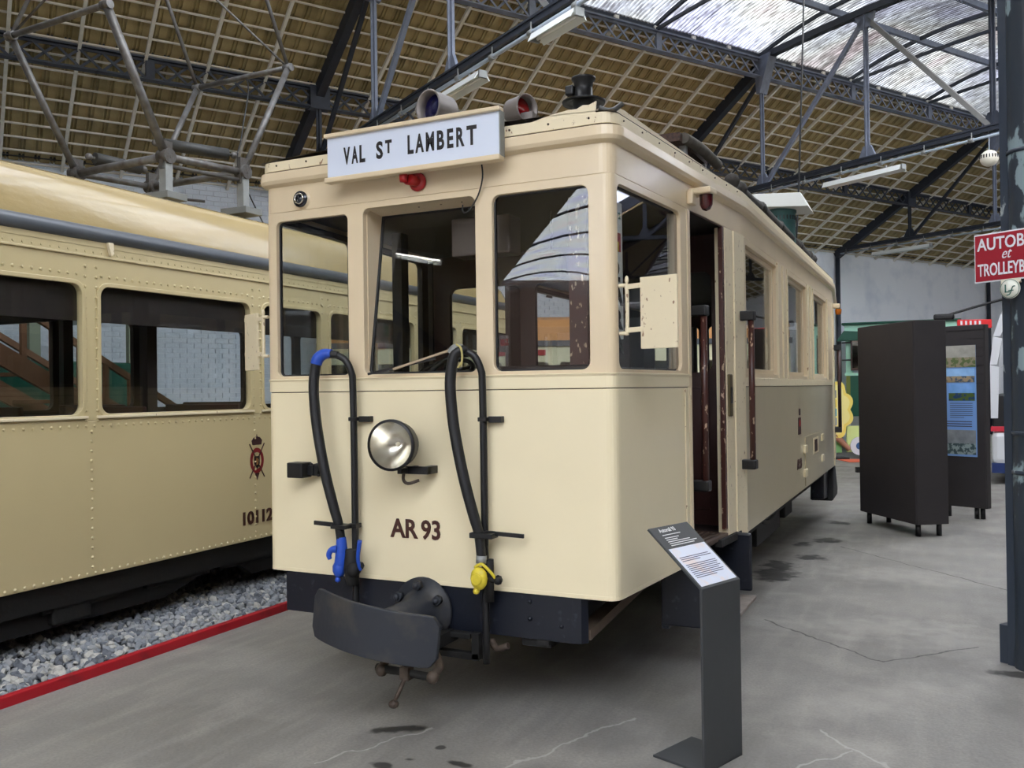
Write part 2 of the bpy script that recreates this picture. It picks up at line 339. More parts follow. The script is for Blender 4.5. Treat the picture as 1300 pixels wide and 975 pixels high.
# ================================================================ FLOOR
def floor_material():
    M = bpy.data.materials.new('worn_concrete'); M.use_nodes = True; nt = M.node_tree; L = nt.links.new; P = nt.nodes['Principled BSDF']
    geo = nt.nodes.new('ShaderNodeNewGeometry'); pos = geo.outputs['Position']
    def noise(sc, det=5, stretch=None, rotz=0):
        mp = nt.nodes.new('ShaderNodeMapping'); mp.inputs['Scale'].default_value = stretch or (1, 1, 1); mp.inputs['Rotation'].default_value = (0, 0, rotz)
        L(pos, mp.inputs[0]); n = nt.nodes.new('ShaderNodeTexNoise'); n.inputs['Scale'].default_value = sc; n.inputs['Detail'].default_value = det
        L(mp.outputs[0], n.inputs['Vector']); return n.outputs['Fac']
    def ramp(fac, stops):
        r = nt.nodes.new('ShaderNodeMapRange'); r.inputs[1].default_value = stops[0]; r.inputs[2].default_value = stops[1]
        r.inputs[3].default_value = stops[2]; r.inputs[4].default_value = stops[3]; L(fac, r.inputs[0]); return r.outputs[0]
    def mixc(f, a, b):
        x = nt.nodes.new('ShaderNodeMix'); x.data_type = 'RGBA'
        for i, v in ((0, f), (6, a), (7, b)):
            if isinstance(v, tuple): x.inputs[i].default_value = v
            elif isinstance(v, (int, float)): x.inputs[i].default_value = v
            else: L(v, x.inputs[i])
        return x.outputs[2]
    def mth(op, a, b=None):
        x = nt.nodes.new('ShaderNodeMath'); x.operation = op
        for i, v in enumerate((a, b)):
            if v is None: continue
            if isinstance(v, (int, float)): x.inputs[i].default_value = v
            else: L(v, x.inputs[i])
        return x.outputs[0]
    A = (*lin((150, 147, 142)), 1); B = (*lin((126, 123, 119)), 1); D = (*lin((166, 162, 155)), 1)
    c = mixc(ramp(noise(.7), (.35, .65, 0, 1)), A, B)
    c = mixc(ramp(noise(1.7, 6), (.52, .72, 0, .7)), c, D)
    c = mixc(ramp(noise(9, 5, (1, .16, 1), .5), (.48, .72, 0, .5)), c, D)          # long trowel streaks
    c = mixc(ramp(noise(70, 5), (.35, .7, 0, .34)), c, (*lin((96, 94, 92)), 1))
    wob = noise(7, 4)
    sep = nt.nodes.new('ShaderNodeSeparateXYZ'); L(pos, sep.inputs[0]); X, Y = sep.outputs[0], sep.outputs[1]
    def blob(x, y, rx, ry, ang, colr, k=.9, soft=.25):
        nonlocal c
        dx = mth('SUBTRACT', X, x); dy = mth('SUBTRACT', Y, y)
        a = mth('ADD', mth('MULTIPLY', dx, cos(ang)/rx), mth('MULTIPLY', dy, sin(ang)/rx)); b = mth('ADD', mth('MULTIPLY', dx, -sin(ang)/ry), mth('MULTIPLY', dy, cos(ang)/ry))
        d = mth('SQRT', mth('ADD', mth('POWER', a, 2), mth('POWER', b, 2)))
        d = mth('ADD', d, mth('MULTIPLY', mth('SUBTRACT', wob, .5), 3.0))
        c = mixc(ramp(d, (1-soft, 1+soft, k, 0)), c, colr)
    OIL = (*lin((46, 44, 43)), 1)
    for x, y, rx, ry, ang in STAINS: blob(x, y, rx, ry, ang, OIL)
    for x, y, rx, ry, ang in PALE: blob(x, y, rx, ry, ang, (*lin((190, 186, 178)), 1), .3, .8)
    wob2 = noise(5, 4)
    def line(x0, y0, x1, y1, wd, colr, k=.8, wb=.10):
        nonlocal c
        L_ = math.hypot(x1-x0, y1-y0); tx, ty = (x1-x0)/L_, (y1-y0)/L_
        dx = mth('SUBTRACT', X, x0); dy = mth('SUBTRACT', Y, y0)
        t = mth('ADD', mth('MULTIPLY', dx, tx), mth('MULTIPLY', dy, ty)); n = mth('ADD', mth('MULTIPLY', dx, -ty), mth('MULTIPLY', dy, tx))
        n = mth('ABSOLUTE', mth('ADD', n, mth('MULTIPLY', mth('SUBTRACT', wob2, .5), wb)))
        e = mth('MULTIPLY', ramp(n, (wd*.5, wd, k, 0)), mth('MULTIPLY', mth('GREATER_THAN', t, 0), mth('LESS_THAN', t, L_)))
        c = mixc(e, c, colr)
    for a in CRACKS: line(*a, .010, (*lin((60, 58, 56)), 1), .8)
    for a in SCRAPES: line(*a, .009, (*lin((196, 194, 190)), 1), .5, .16)
    L(c, P.inputs['Base Color'])
    L(ramp(noise(2.2), (.3, .7, .42, .75)), P.inputs['Roughness'])
    b = nt.nodes.new('ShaderNodeBump'); b.inputs['Strength'].default_value = .25; b.inputs['Distance'].default_value = .01
    L(noise(25, 6), b.inputs['Height']); L(b.outputs[0], P.inputs['Normal'])
    return M
STAINS = [(.97, -.25, .10, .04, .5), (1.15, -.62, .05, .03, 0), (1.22, -.52, .035, .02, .3), (1.38, -.62, .05, .03, .2), (1.43, -.47, .05, .02, 0), (1.28, -.35, .02, .02, 0),
          (2.02, 4.0, .16, .28, 0), (2.2, 4.9, .12, .12, .2), (2.25, 5.9, .12, .15, 0), (2.05, 5.6, .08, .12, 0), (2.22, 7.2, .10, .14, 0), (2.0, 4.4, .12, .2, .2),
          (3.66, 1.80, .12, .06, .3)]
PALE = [(3.0, 1.1, .45, .16, .8), (2.75, 2.5, .5, .2, .4), (3.3, 2.4, .3, .3, 0), (2.9, .4, .2, .1, 0), (3.0, 4.3, .5, .25, 0)]
CRACKS = [(2.2, 2.45, 3.0, 1.75), (3.0, 1.75, 3.5, 2.3), (2.4, 5.6, 3.9, 3.9)]
SCRAPES = [(1.42, -.95, 1.95, .35), (.86, -.72, 1.12, -.16), (2.75, .05, 2.95, .35), (2.8, .55, 3.1, .2)]
MB().b2((-1.05, -40, -.12), (45, 60, 0)).build('floor', floor_material(), kind='structure')
MB().b2((-60, -40, -.12), (-4.3, 60, 0)).build('floor', bpy.data.materials['worn_concrete'], kind='structure')
MB().b2((-4.3, -40, -.12), (-1.05, 60, -.03)).build('trackbed', mat('grey_gravel_dust', (120, 122, 124), .9, noise=.3, scale=20), kind='structure')

# ================================================================ ROOF SLOPES (tiles on battens)
SL = .55; TH_ = math.atan(SL); EAVE_V, EAVE_Z = 10.9, 5.27
ceiling = empty('ceiling', kind='structure', mtx=HM)
def slope_m(u_, s_):       # frame on the slope: x along the nave, y up the slope, z out of the roof
    M = Matrix(((1, 0, 0), (0, -cos(TH_), sin(TH_)), (0, sin(TH_), cos(TH_)))).transposed().to_4x4()
    M = Matrix.Identity(4)
    ex = Vector((1, 0, 0)); ey = Vector((0, -cos(TH_), sin(TH_))); ez = Vector((0, sin(TH_), cos(TH_)))
    M = Matrix((ex, ey, ez)).transposed().to_4x4(); M.translation = Vector((u_, EAVE_V-cos(TH_)*s_, EAVE_Z+sin(TH_)*s_)); return M
TW, TL, NROW = .2150, .285, 17
prof = [(0, 0), (.028, 0), (.036, .026), (.058, .026), (.066, .004), (.078, .004), (.086, .026), (.108, .026), (.116, 0), (TW+.012, 0)]
tm = MB(); th = .014; L_ = TL+.04
for y, dz in ((-.02, -.016), (L_-.02, .012)):
    tm.v += [(x, y, z+dz) for x, z in prof]+[(x, y, z+dz+th) for x, z in prof]
n = len(prof)
for i in range(n-1):
    tm.f += [(i, i+1, 2*n+i+1, 2*n+i), (n+i, 3*n+i, 3*n+i+1, n+i+1), (i, n+i, n+i+1, i+1)]
tm.sm = [False]*len(tm.f)
tile_me = [tm.mesh('roof_tile', TILE), tm.mesh('roof_tile', TILEB)]
cam_h = HM.inverted() @ cam.matrix_world.translation
spots = []
for i in range(-14, 158):
    for j in range(NROW):
        M = slope_m(i*TW+.12, j*TL+.03); p = M.translation
        spots.append(((p-cam_h).length, i, j, M))
spots.sort(key=lambda a: a[0])
# the nearest tiles that the picture can show are parts, the rest one joined part
front = [a for a in spots if -5 <= a[1] <= 62 and a[2] < 16][:300]; fs_ = set((a[1], a[2]) for a in front)
for d, i, j, M in front:
    link('roof_tile', tile_me[(i*7+j*3) % 5 == 0], ceiling, M)
rest = MB()
for d, i, j, M in spots:
    if (i, j) in fs_: continue
    rest.add([M @ Vector(v) for v in tm.v], tm.f)
rest.build('roof_tiles', TILE, ceiling, local=True, kind='stuff')
# laths (along the nave) and rafters (down the slope)
for j in range(NROW+1):
    M = slope_m(14, j*TL-.03)
    MB().box((0, 0, -.035), (52, .022, .026)).build('lath', LATH, ceiling, local=True).matrix_basis = M
raf = MB().box((0, 2.42, -.075), (.045, 4.98, .055)).mesh('rafter', LATH)
for k in range(-14, 45):
    if k % 9 == 4: continue
    link('rafter', raf, ceiling, slope_m(.12+.86*k, 0))
# plain boarding: the far ends of this slope, the slope towards the camera, the next nave
def slab(name, v0, z0, v1, z1, ua, ub, m_, t=.05):
    q = MB().beam((ua, (v0+v1)/2, (z0+z1)/2+t/2), (ub, (v0+v1)/2, (z0+z1)/2+t/2), math.hypot(v1-v0, z1-z0), t, Vector((0, -(z1-z0), (v1-v0)))*(1 if v1 > v0 else -1))
    o = q.build(name, m_, None, local=True, kind='structure'); o.matrix_basis = HM; return o
TOPZ = EAVE_Z+SL*(EAVE_V-6.54)
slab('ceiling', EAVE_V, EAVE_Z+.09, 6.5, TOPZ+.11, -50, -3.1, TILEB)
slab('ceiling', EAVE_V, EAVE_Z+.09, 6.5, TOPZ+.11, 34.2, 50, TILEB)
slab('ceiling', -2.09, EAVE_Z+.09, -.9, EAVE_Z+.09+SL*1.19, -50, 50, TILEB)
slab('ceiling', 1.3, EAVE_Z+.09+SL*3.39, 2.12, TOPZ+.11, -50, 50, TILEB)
ADDED_GLASS = (-1, 21)  # stretch of unseen roof glazing added to let more daylight in
slab('ceiling', -.9, EAVE_Z+.09+SL*1.19, 1.3, EAVE_Z+.09+SL*3.39, -50, ADDED_GLASS[0], TILEB)
slab('ceiling', -.9, EAVE_Z+.09+SL*1.19, 1.3, EAVE_Z+.09+SL*3.39, ADDED_GLASS[1], 50, TILEB)
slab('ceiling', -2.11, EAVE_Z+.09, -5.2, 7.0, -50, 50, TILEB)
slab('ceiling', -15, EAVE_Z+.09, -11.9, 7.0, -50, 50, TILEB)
slab('ceiling', -5.1, 7.0, -12.0, 7.3, 0, 50, TILEB)  # unseen boarding, closes this stretch to hold back side light
# ---- arched translucent skylight over the middle of the nave
SHEET = sheet_mat('weathered_translucent_sheet', .125, .07, .85)
SHEET_ADDED = sheet_mat('added_clean_sheet', .78, .05, .2)  # clear sheet for the unseen glazing added as a daylight source
def zarch(v_): return 8.09-.34*((v_-4.33)/2.27)**2
def corr_sheet(z_of, v0, v1, wid, nc, nv, m_, amp=.02):
    q = MB(); vs = []; nu = nc*4
    for j in range(nv+1):
        v_ = v0+(v1-v0)*j/nv
        for i in range(nu+1): vs.append((wid*i/nu, v_, z_of(v_)+amp*sin(2*pi*i/4)))
    q.add(vs, [(j*(nu+1)+i, j*(nu+1)+i+1, (j+1)*(nu+1)+i+1, (j+1)*(nu+1)+i) for j in range(nv) for i in range(nu)], True)
    return q.mesh('corrugated_sheet', m_)
skylight = empty('skylight', kind='structure', mtx=HM)
cs = corr_sheet(zarch, 6.72, 1.94, .872, 11, 10, SHEET)
for k in range(-58, 58):
    link('corrugated_sheet', cs, skylight, Matrix.Translation((.12+.86*k, 0, .05+(.006 if k % 2 else 0))))
added_skylight = empty('skylight', kind='structure', mtx=HM)  # unseen clear glazing over the next nave, added to light the tram fronts
cs2 = corr_sheet(lambda v_: 7.9-.8*((v_+8.55)/3.6)**2, -5.0, -12.1, 3.0, 1, 8, SHEET_ADDED, 0)
for k in range(-17, 0):
    link('added_glazing_sheet', cs2, added_skylight, Matrix.Translation((3.0*k, 0, .05)))
    if k % 2 == 0: MB().tube([(3.0*k, -4.9-7.3*t/8, 7.9-.8*((-4.9-7.3*t/8+8.55)/3.6)**2) for t in range(9)], .05, 6, 1).build('added_glazing_bar', STEELD, added_skylight, local=True)
# unseen glazed band, added in the camera-side slope to brighten the nave
rg = corr_sheet(lambda v_: EAVE_Z+.1+SL*(v_+2.09), -.95, 1.35, 2.0, 1, 1, SHEET_ADDED, 0)
for k in range(11):
    link('added_glazing_sheet', rg, added_skylight, Matrix.Translation((ADDED_GLASS[0]+2.0*k, 0, 0)))
    MB().beam((ADDED_GLASS[0]+2.0*k, -.95, EAVE_Z+.08+SL*1.14), (ADDED_GLASS[0]+2.0*k, 1.35, EAVE_Z+.08+SL*3.44), .05, .07).build('added_glazing_bar', STEELD, added_skylight, local=True)
# ---- glazing ribs and purlins
rib_a = MB(); 
vs = [(v_, zarch(v_)-.03) for v_ in [6.56-4.46*t/14 for t in range(15)]]
for (a, b), (c_, d) in zip(vs, vs[1:]): rib_a.beam((0, a, b), (0, c_, d), .045, .06)
rib_b = MB()
vs = [(v_, 7.66+.07*(1-((v_-4.33)/2.22)**2)) for v_ in [6.54-4.42*t/10 for t in range(11)]]
for (a, b), (c_, d) in zip(vs, vs[1:]): rib_b.beam((0, a, b), (0, c_, d), .045, .055)
rib_b2 = MB()
for (a, b), (c_, d) in zip(vs, vs[1:]): rib_b2.beam((0, a, b), (0, c_, d), .13, .11)
me_a, me_b, me_b2 = rib_a.mesh('arched_rib', STEELD), rib_b.mesh('flat_rib', STEELD), rib_b2.mesh('top_chord', STEELD)
T0, BAY = 3.56, 7.74
for k in range(-18, 17):
    u_ = T0+BAY/3*k
    link('arched_rib', me_a, skylight, Matrix.Translation((u_, 0, 0)))
    if k % 3: link('flat_rib', me_b, skylight, Matrix.Translation((u_, 0, 0)))
for v_ in (5.05, 3.61):
    MB().b2((-50, v_-.035, zarch(v_)-.09), (50, v_+.035, zarch(v_)+.01)).build('purlin', STEEL, skylight, local=True)
for v_, s_ in ((6.60, 1), (2.06, -1)):
    MB().b2((-50, v_-.06, 7.64), (50, v_+.06, 7.70)).build('skylight_sill', GREYSTRIP, skylight, local=True)
    MB().b2((-50, v_+s_*.05-.02, 7.70), (50, v_+s_*.05+.02, 7.82)).build('skylight_kerb', mat('dark_brown_timber', (58, 50, 42), .8, noise=.3, scale=8), skylight, local=True)
brk = MB().b2((-.04, 6.50, 7.665), (.04, 6.58, 7.72)).mesh('sill_bracket', LATH)
for k in range(2, 24): link('sill_bracket', brk, skylight, Matrix.Translation((.12+.86*k, 0, 0)))
# ---- lattice girders, one per bay
NX = 27
def girder(v_, z0, z1, u0, label, m_, detail=True):
    g = empty('lattice_girder', kind=None, mtx=HM @ Matrix.Translation((u0, v_, z0)), label=label, cat='girder', group='lattice girders under the roof')
    h = z1-z0
    MB().b2((0, -.07, h-.018), (BAY, .07, h)).build('top_flange', m_, g, local=True)
    MB().b2((0, -.07, 0), (BAY, .07, .016)).build('bottom_flange', m_, g, local=True)
    MB().b2((0, -.012, h-.052), (BAY, .012, h-.018)).build('flange_angle', m_, g, local=True)
    MB().b2((0, -.012, .016), (BAY, .012, .046)).build('flange_angle', m_, g, local=True)
    MB().b2((0, -.03, h+.012), (BAY, .12, h+.035)).build('purlin_soffit', GREYSTRIP, g, local=True)
    MB().b2((0, .0, h+.037), (BAY, .10, h+.10)).build('purlin', STEELD, g, local=True)
    dx = BAY/NX
    for sgn in (-1, 1):
        me = MB().beam((0, sgn*.014, .03), (dx, sgn*.014, h-.035), .036, .010, (0, 1, 0)) if sgn > 0 else MB().beam((dx, sgn*.014, .03), (0, sgn*.014, h-.035), .034, .010, (0, 1, 0))
        # bars lie flat in the girder's web
        me = me.mesh('lattice_bar', m_)
        for k in range(NX): link('lattice_bar', me, g, Matrix.Translation((k*dx, 0, 0)))
    for k in range(3):
        MB().b2((.0+k*BAY/3, -.03, .02), (.12+k*BAY/3, .03, h-.02)).build('web_post', m_, g, local=True)
    return g
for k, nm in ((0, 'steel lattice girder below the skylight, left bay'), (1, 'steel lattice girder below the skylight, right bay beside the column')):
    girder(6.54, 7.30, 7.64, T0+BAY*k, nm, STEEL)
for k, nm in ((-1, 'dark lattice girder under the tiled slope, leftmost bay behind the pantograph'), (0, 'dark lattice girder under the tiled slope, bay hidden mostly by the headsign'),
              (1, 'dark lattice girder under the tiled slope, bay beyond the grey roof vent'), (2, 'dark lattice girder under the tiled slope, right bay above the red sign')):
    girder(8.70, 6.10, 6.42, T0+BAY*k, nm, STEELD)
# ---- trusses
def truss(u0, label, nearside=True):
    t = empty('roof_truss', mtx=HM @ Matrix.Translation((u0, 0, 0)), label=label, cat='truss', group='steel roof trusses')
    B = lambda name, p, q, w_, h_, m_, upv=(0, 0, 1): MB().beam((0, *p), (0, *q), w_, h_, upv).build(name, m_, t, local=True)
    q = MB().beam((-.05, 10.9, 5.28), (-.05, -2.15, 5.28), .05, .08).beam((.05, 10.9, 5.28), (.05, -2.15, 5.28), .05, .08).b2((-.09, -2.15, 5.30), (.09, 10.9, 5.325)); q.build('bottom_tie', STEELD, t, local=True)
    zr = lambda v_: EAVE_Z+SL*(EAVE_V-v_)-.14
    B('principal_rafter', (10.9, zr(10.9)), (6.5, zr(6.5)), .13, .20, STEELD)
    B('principal_rafter', (-2.24, zr(10.9)), (2.16, zr(6.5)), .13, .20, STEELD)
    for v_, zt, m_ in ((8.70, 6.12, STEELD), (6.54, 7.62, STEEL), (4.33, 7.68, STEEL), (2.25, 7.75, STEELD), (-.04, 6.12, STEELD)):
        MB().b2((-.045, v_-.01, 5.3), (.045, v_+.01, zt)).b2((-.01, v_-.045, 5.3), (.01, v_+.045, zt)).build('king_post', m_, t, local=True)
        MB().prism([(v_-.16, 5.33), (v_+.16, 5.33), (v_+.07, 5.52), (v_-.07, 5.52)], (-.02, .02), lambda a, b, c: (c, a, b)).build('gusset', m_, t, local=True)
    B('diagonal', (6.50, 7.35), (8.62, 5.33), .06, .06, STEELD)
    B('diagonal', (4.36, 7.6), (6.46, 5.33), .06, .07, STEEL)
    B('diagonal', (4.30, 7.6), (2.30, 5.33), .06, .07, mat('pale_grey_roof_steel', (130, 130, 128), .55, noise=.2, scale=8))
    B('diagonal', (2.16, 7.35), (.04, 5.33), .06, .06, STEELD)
    MB().prism([(4.33-.20, 7.72), (4.33+.20, 7.72), (4.33+.1, 7.45), (4.33-.1, 7.45)], (-.03, .03), lambda a, b, c: (c, a, b)).build('gusset', STEEL, t, local=True)
    MB().prism([(6.50, 7.0), (6.58, 7.0), (6.64, 7.66), (6.25, 7.68)], (-.10, .10), lambda a, b, c: (c, a, b)).build('gusset', STEEL, t, local=True)
    MB().b2((-.16, 8.62, 6.08), (.16, 8.78, 6.44)).build('gusset', STEELD, t, local=True)
    link('top_chord', me_b2, t)
    return t
for k, nm in ((0, 'nearest steel roof truss, rising behind the white headsign'), (1, 'steel roof truss ending left of the column, above the grey roof vent'),
              (2, 'far steel roof truss passing behind the red sign'), (3, 'farthest steel roof truss near the end of the hall')):
    truss(T0+BAY*k, nm)
for k, nm in ((-1, 'first'), (-2, 'second'), (-3, 'third'), (-4, 'fourth'), (-5, 'fifth'), (-6, 'sixth')): truss(T0+BAY*k, nm+' steel roof truss behind the viewpoint, counted from the nearest')
# conduits and lamps under the ties
def light(u_, v0, v1, z_, label, lit=0):
    t = empty('strip_light', mtx=HM @ Matrix.Translation((u_, (v0+v1)/2, z_)), label=label, cat='ceiling light', group='strip lights under the roof ties')
    h = abs(v1-v0)/2
    MB().prism([(-.05, .035), (.05, .035), (.10, -.055), (.088, -.055), (.04, .015), (-.04, .015), (-.088, -.055), (-.10, -.055)], (-h, h), lambda a, b, c: (a, c, b)).build('reflector', LAMPW, t, local=True)
    MB().cyl((0, -h+.03, -.02), (0, h-.03, -.02), .016, n=8).build('tube', mat('lit_tube', (255, 255, 250), emit=lit) if lit else mat('unlit_tube', (240, 240, 236), .3), t, local=True)
    for y in (h, -h-.03): MB().b2((-.05, y, -.04), (.05, y+.03, .04)).build('end_cap', GALV, t, local=True)
    for y in (-h*.6, h*.6): MB().b2((-.015, y-.01, .03), (.015, y+.01, .085)).build('hanger', GALV, t, local=True)
    return t
def conduit(u_, v0, v1, z_, label):
    q = MB().cyl(hall(u_, v0, z_), hall(u_, v1, z_), .022, n=8)
    o = empty('conduit', loc=hall(u_, v0, z_), label=label, cat='conduit', group='cable conduits under the roof ties')
    q.build('pipe', CONDUIT, o); c_ = MB()
    k = v1
    while k < v0:
        MB().cyl(hall(u_, k, z_), hall(u_, k+.07, z_), .034, n=8).beam(hall(u_, k+.03, z_), hall(u_, k+.03, z_+.11), .012, .012).build('clip', GALV, o); k += .75
conduit(T0-.08, 7.2, -2, 5.16, 'pale conduit pipe under the nearest truss tie behind the headsign')
conduit(T0+BAY-.08, 7.6, -2, 5.16, 'pale conduit pipe under the truss tie left of the column')
conduit(T0+2*BAY-.08, 10.7, 3, 5.16, 'pale conduit pipe under the far truss tie behind the red sign')
light(T0-.08, 3.5, 4.85, 5.04, 'white strip light just behind the blue roof lamp')
light(T0-.08, 1.75, 2.45, 5.08, 'short white strip light at the top edge near the skylight')
light(T0+BAY-.08, 3.65, 5.1, 5.02, 'large white strip light between the cable and the column')
light(T0+2*BAY-.08, 8.1, 9.7, 5.02, 'far white strip light just above the white wall')
for k, nm in ((-1, 'first'), (-2, 'second'), (-3, 'third')): light(T0+BAY*k-.1, 3.6, 5.0, 5.05, 'added lit strip light under the %s truss behind the viewpoint' % nm, 12)  # unseen lit lamps, added for brightness and window reflections
o = light(-5.76, -.72, -.05, 5.1, 'short lit strip light on rods behind the viewpoint', 9)
for y in (-.2, .2): MB().cyl((0, y, .03), (0, y, 1.1), .008, n=6).build('rod', GALV, o, local=True)
# ================================================================ WALLS
def wallb(name, a, b, m_):
    o = MB().b2(a, b).build(name, m_, None, kind='structure', local=True); o.matrix_basis = HM; return o
wall = wallb('wall_far', (-50, 10.95, 0), (50, 11.3, 5.42), MORTAR)
DKB = mat('bare_dark_brick', (98, 78, 68), .9, noise=.3, scale=4)
wallb('wall_near', (-50, -15.3, 0), (50, -15.0, 5.42), DKB)
wallb('wall_left', (-50.3, -15.3, 0), (-50, 11.3, 8.4), DKB)
wallb('wall_right', (50, -15.3, 0), (50.3, 11.3, 8.4), MORTAR)
BW, BH = .235, .085
bk = MB().b2((.006, -.022, .006), (BW-.006, .01, BH-.006)).mesh('brick', BRICK)
bs = MB()
nb = 0
for j in range(0, 63):
    for i in range(-10, 52):
        u_ = i*BW+(j % 2)*BW/2; z_ = j*BH
        if 52 <= j <= 61 and -4 <= i <= 25:
            link('brick', bk, wall, Matrix.Translation((u_, 10.95, z_))); nb += 1
        elif j > 10: bs.b2((u_+.006, 10.928, z_+.006), (u_+BW-.006, 10.96, z_+BH-.006))
bs.build('bricks', BRICK, wall, local=True, kind='stuff')
for k, (u_, nm) in enumerate(((T0+2*BAY, 'dark downpipe on the white wall under the far truss'), (T0+3*BAY-.4, 'thin dark downpipe on the white wall beneath the red sign'))):
    o = MB().cyl((0, 0, 0), (0, 0, 5.2), .06, n=10).build('downpipe', STEELD, None, local=True, label=nm, cat='pipe'); o.location = hall(u_, 10.86, 0)
MB().b2((-50, 10.80, 5.30), (50, 10.95, 5.40)).build('wall_plate', mat('dark_eave_timber', (44, 42, 42), .8), ceiling, local=True)
# ================================================================ THE RAILCAR (main tram)
TR = empty('railcar', (1.0, 4.65, 0), 'cream two-axle railcar with white destination board, AR 93 on its front', 'tram')
xl = lambda y: -.09*y
xr = lambda y: 2+.09*y
OUT = rounded([(0, 9.3), (-.18, 7.3), (-.18, 2.0), (0, 0), (2, 0), (2.18, 2.0), (2.18, 7.3), (2, 9.3)], {1: .05, 2: .05, 3: .06, 4: .06, 5: .05, 6: .05})
def band(name, pts, z0, z1, m_, off=0, th=.03, parent=TR, **kw):
    return wall_path(MB(), pts, [(off, z0), (off, z1), (off-th, z1), (off-th, z0)]).build(name, m_, parent, bevel=kw.pop('bevel', .003), **kw)
front_path = rounded([(xl(1.93), 1.93), (0, 0), (2, 0), (xr(1.0), 1.0)], .06)
def sweep(name, pts, sec, m_, parent=TR, **kw):
    return wall_path(MB(), pts, sec).build(name, m_, parent, bevel=.002, **kw)
fp = band('front_panel', front_path, .64, 1.600, CREAM)
# softly rolled lower lip of the panel
sweep('panel_lip', front_path, [(.001, .640), (.001, .66), (-.03, .66), (-.03, .632)], CREAM)
band('belt_rail', front_path, 1.604, 1.662, CREAM, off=.003)
sweep('window_sill', front_path, [(.004, 1.660), (.010, 1.672), (-.05, 1.686), (-.05, 1.66)], CREAM)
band('seam_strip', front_path, 1.597, 1.608, SEAM, off=-.006, th=.01, bevel=0)
band('inner_lining', [(xl(1.93), 1.93), (0, 0), (2, 0), (xr(1.0), 1.0)], .70, 1.66, INT, off=-.035, th=.012, bevel=0)
band('fascia', OUT, 2.578, 2.722, CREAM2)
band('seam_strip', OUT, 2.570, 2.580, SEAM, off=-.006, th=.01, bevel=0)
sweep('cornice', OUT, [(0, 2.716), (.030, 2.728), (.040, 2.745), (.036, 2.790), (.0, 2.797), (-.03, 2.797), (-.03, 2.716)], CREAM2)
sweep('roof_edge', OUT, [(.018, 2.801), (.016, 2.852), (-.03, 2.862), (-.03, 2.801)], CREAM_CHIP)
band('seam_strip', OUT, 2.794, 2.803, SEAM, off=.012, th=.02, bevel=0)
# rivets and screws in the roof edge
q = MB()
for x in [.1+.2*i for i in range(10)]: q.ball((x, -.019, 2.83), .006, 6)
for i in range(9): q.ball((xr(0.1+.22*i)+.019, .1+.22*i, 2.83), .005, 6)
q.build('screw_heads', RUST, TR, kind='stuff')
# front window band: three openings
band_out = [(.062, 1.66), (1.938, 1.66), (1.938, 2.578), (.062, 2.578)]
HL, HMid, HR = (.078, 1.690, .548, 2.528), (.645, 1.690, 1.300, 2.545), (1.392, 1.690, 1.884, 2.535)
plate('window_frame', band_out, [rrect(*HL, .03), rrect(*HMid, .035), rrect(*HR, .04)], .045, CREAM2, TR, Matrix.Identity(4), label='cream front window frame with three openings')
for pts in ([(xl(.08), .08), (0, 0), (.07, 0)], [(1.93, 0), (2, 0), (xr(.05), .05)]):
    band('corner_post', rounded(pts, .055), 1.66, 2.578, CREAM2, th=.035)
def pane(name, M, x0, z0, x1, z1, parent=TR, m_=None, t=.006, gasket=True):
    g = MB().prism(rrect(x0, z0, x1, z1, .02, 3), (0, t), lambda a, b, c: tuple(M @ Vector((a, c, b)))).build(name, m_ or GLASS, parent)
    if gasket:
        plate('gasket', rrect(x0-.004, z0-.004, x1+.004, z1+.004, .024), [rrect(x0+.014, z0+.014, x1-.014, z1-.014, .02)], .018, RUBBER, parent, M @ Matrix.Translation((0, -.006, 0)), bev=.003)
    return g
pane('window_pane', Matrix.Translation((0, .03, 0)), .072, 1.684, .554, 2.534)
pane('window_pane', Matrix.Translation((0, .03, 0)), 1.386, 1.684, 1.890, 2.541)
# raked driver's windscreen, its head set back into the cab
x0, z0, x1, z1 = HMid
q = MB().prism([(.035, z0-.01), (.035, z1+.01), (.175, z1-.005)], (x0-.03, x0+.004), lambda a, b, c: (c, a, b))
q.build('windscreen_cheek', CREAM2, TR)
MB().prism([(.035, z0-.01), (.035, z1+.01), (.175, z1-.005)], (x1-.004, x1+.03), lambda a, b, c: (c, a, b)).build('windscreen_cheek', CREAM2, TR)
MB().add([(x0-.02, .03, z1+.004), (x1+.02, .03, z1+.004), (x1+.02, .19, z1-.012), (x0-.02, .19, z1-.012), (x0-.02, .03, z1+.03), (x1+.02, .03, z1+.03), (x1+.02, .19, z1+.02), (x0-.02, .19, z1+.02)],
         [(0, 1, 2, 3), (7, 6, 5, 4), (0, 4, 5, 1), (1, 5, 6, 2), (2, 6, 7, 3), (3, 7, 4, 0)]).build('windscreen_soffit', CREAM2, TR)
WS = frame_at((0, .045, z0), (1, 0, 0), (0, .135, z1-z0))
pane('windscreen', WS, x0, -.004, x1, .862)
q = MB()
for x in (.75, .83, .93, 1.06, 1.18): q.ball((x, .09+.03*((x*50) % 2 > 1), z1), .006, 6)
q.build('soffit_screws', RUST, TR, kind='stuff')
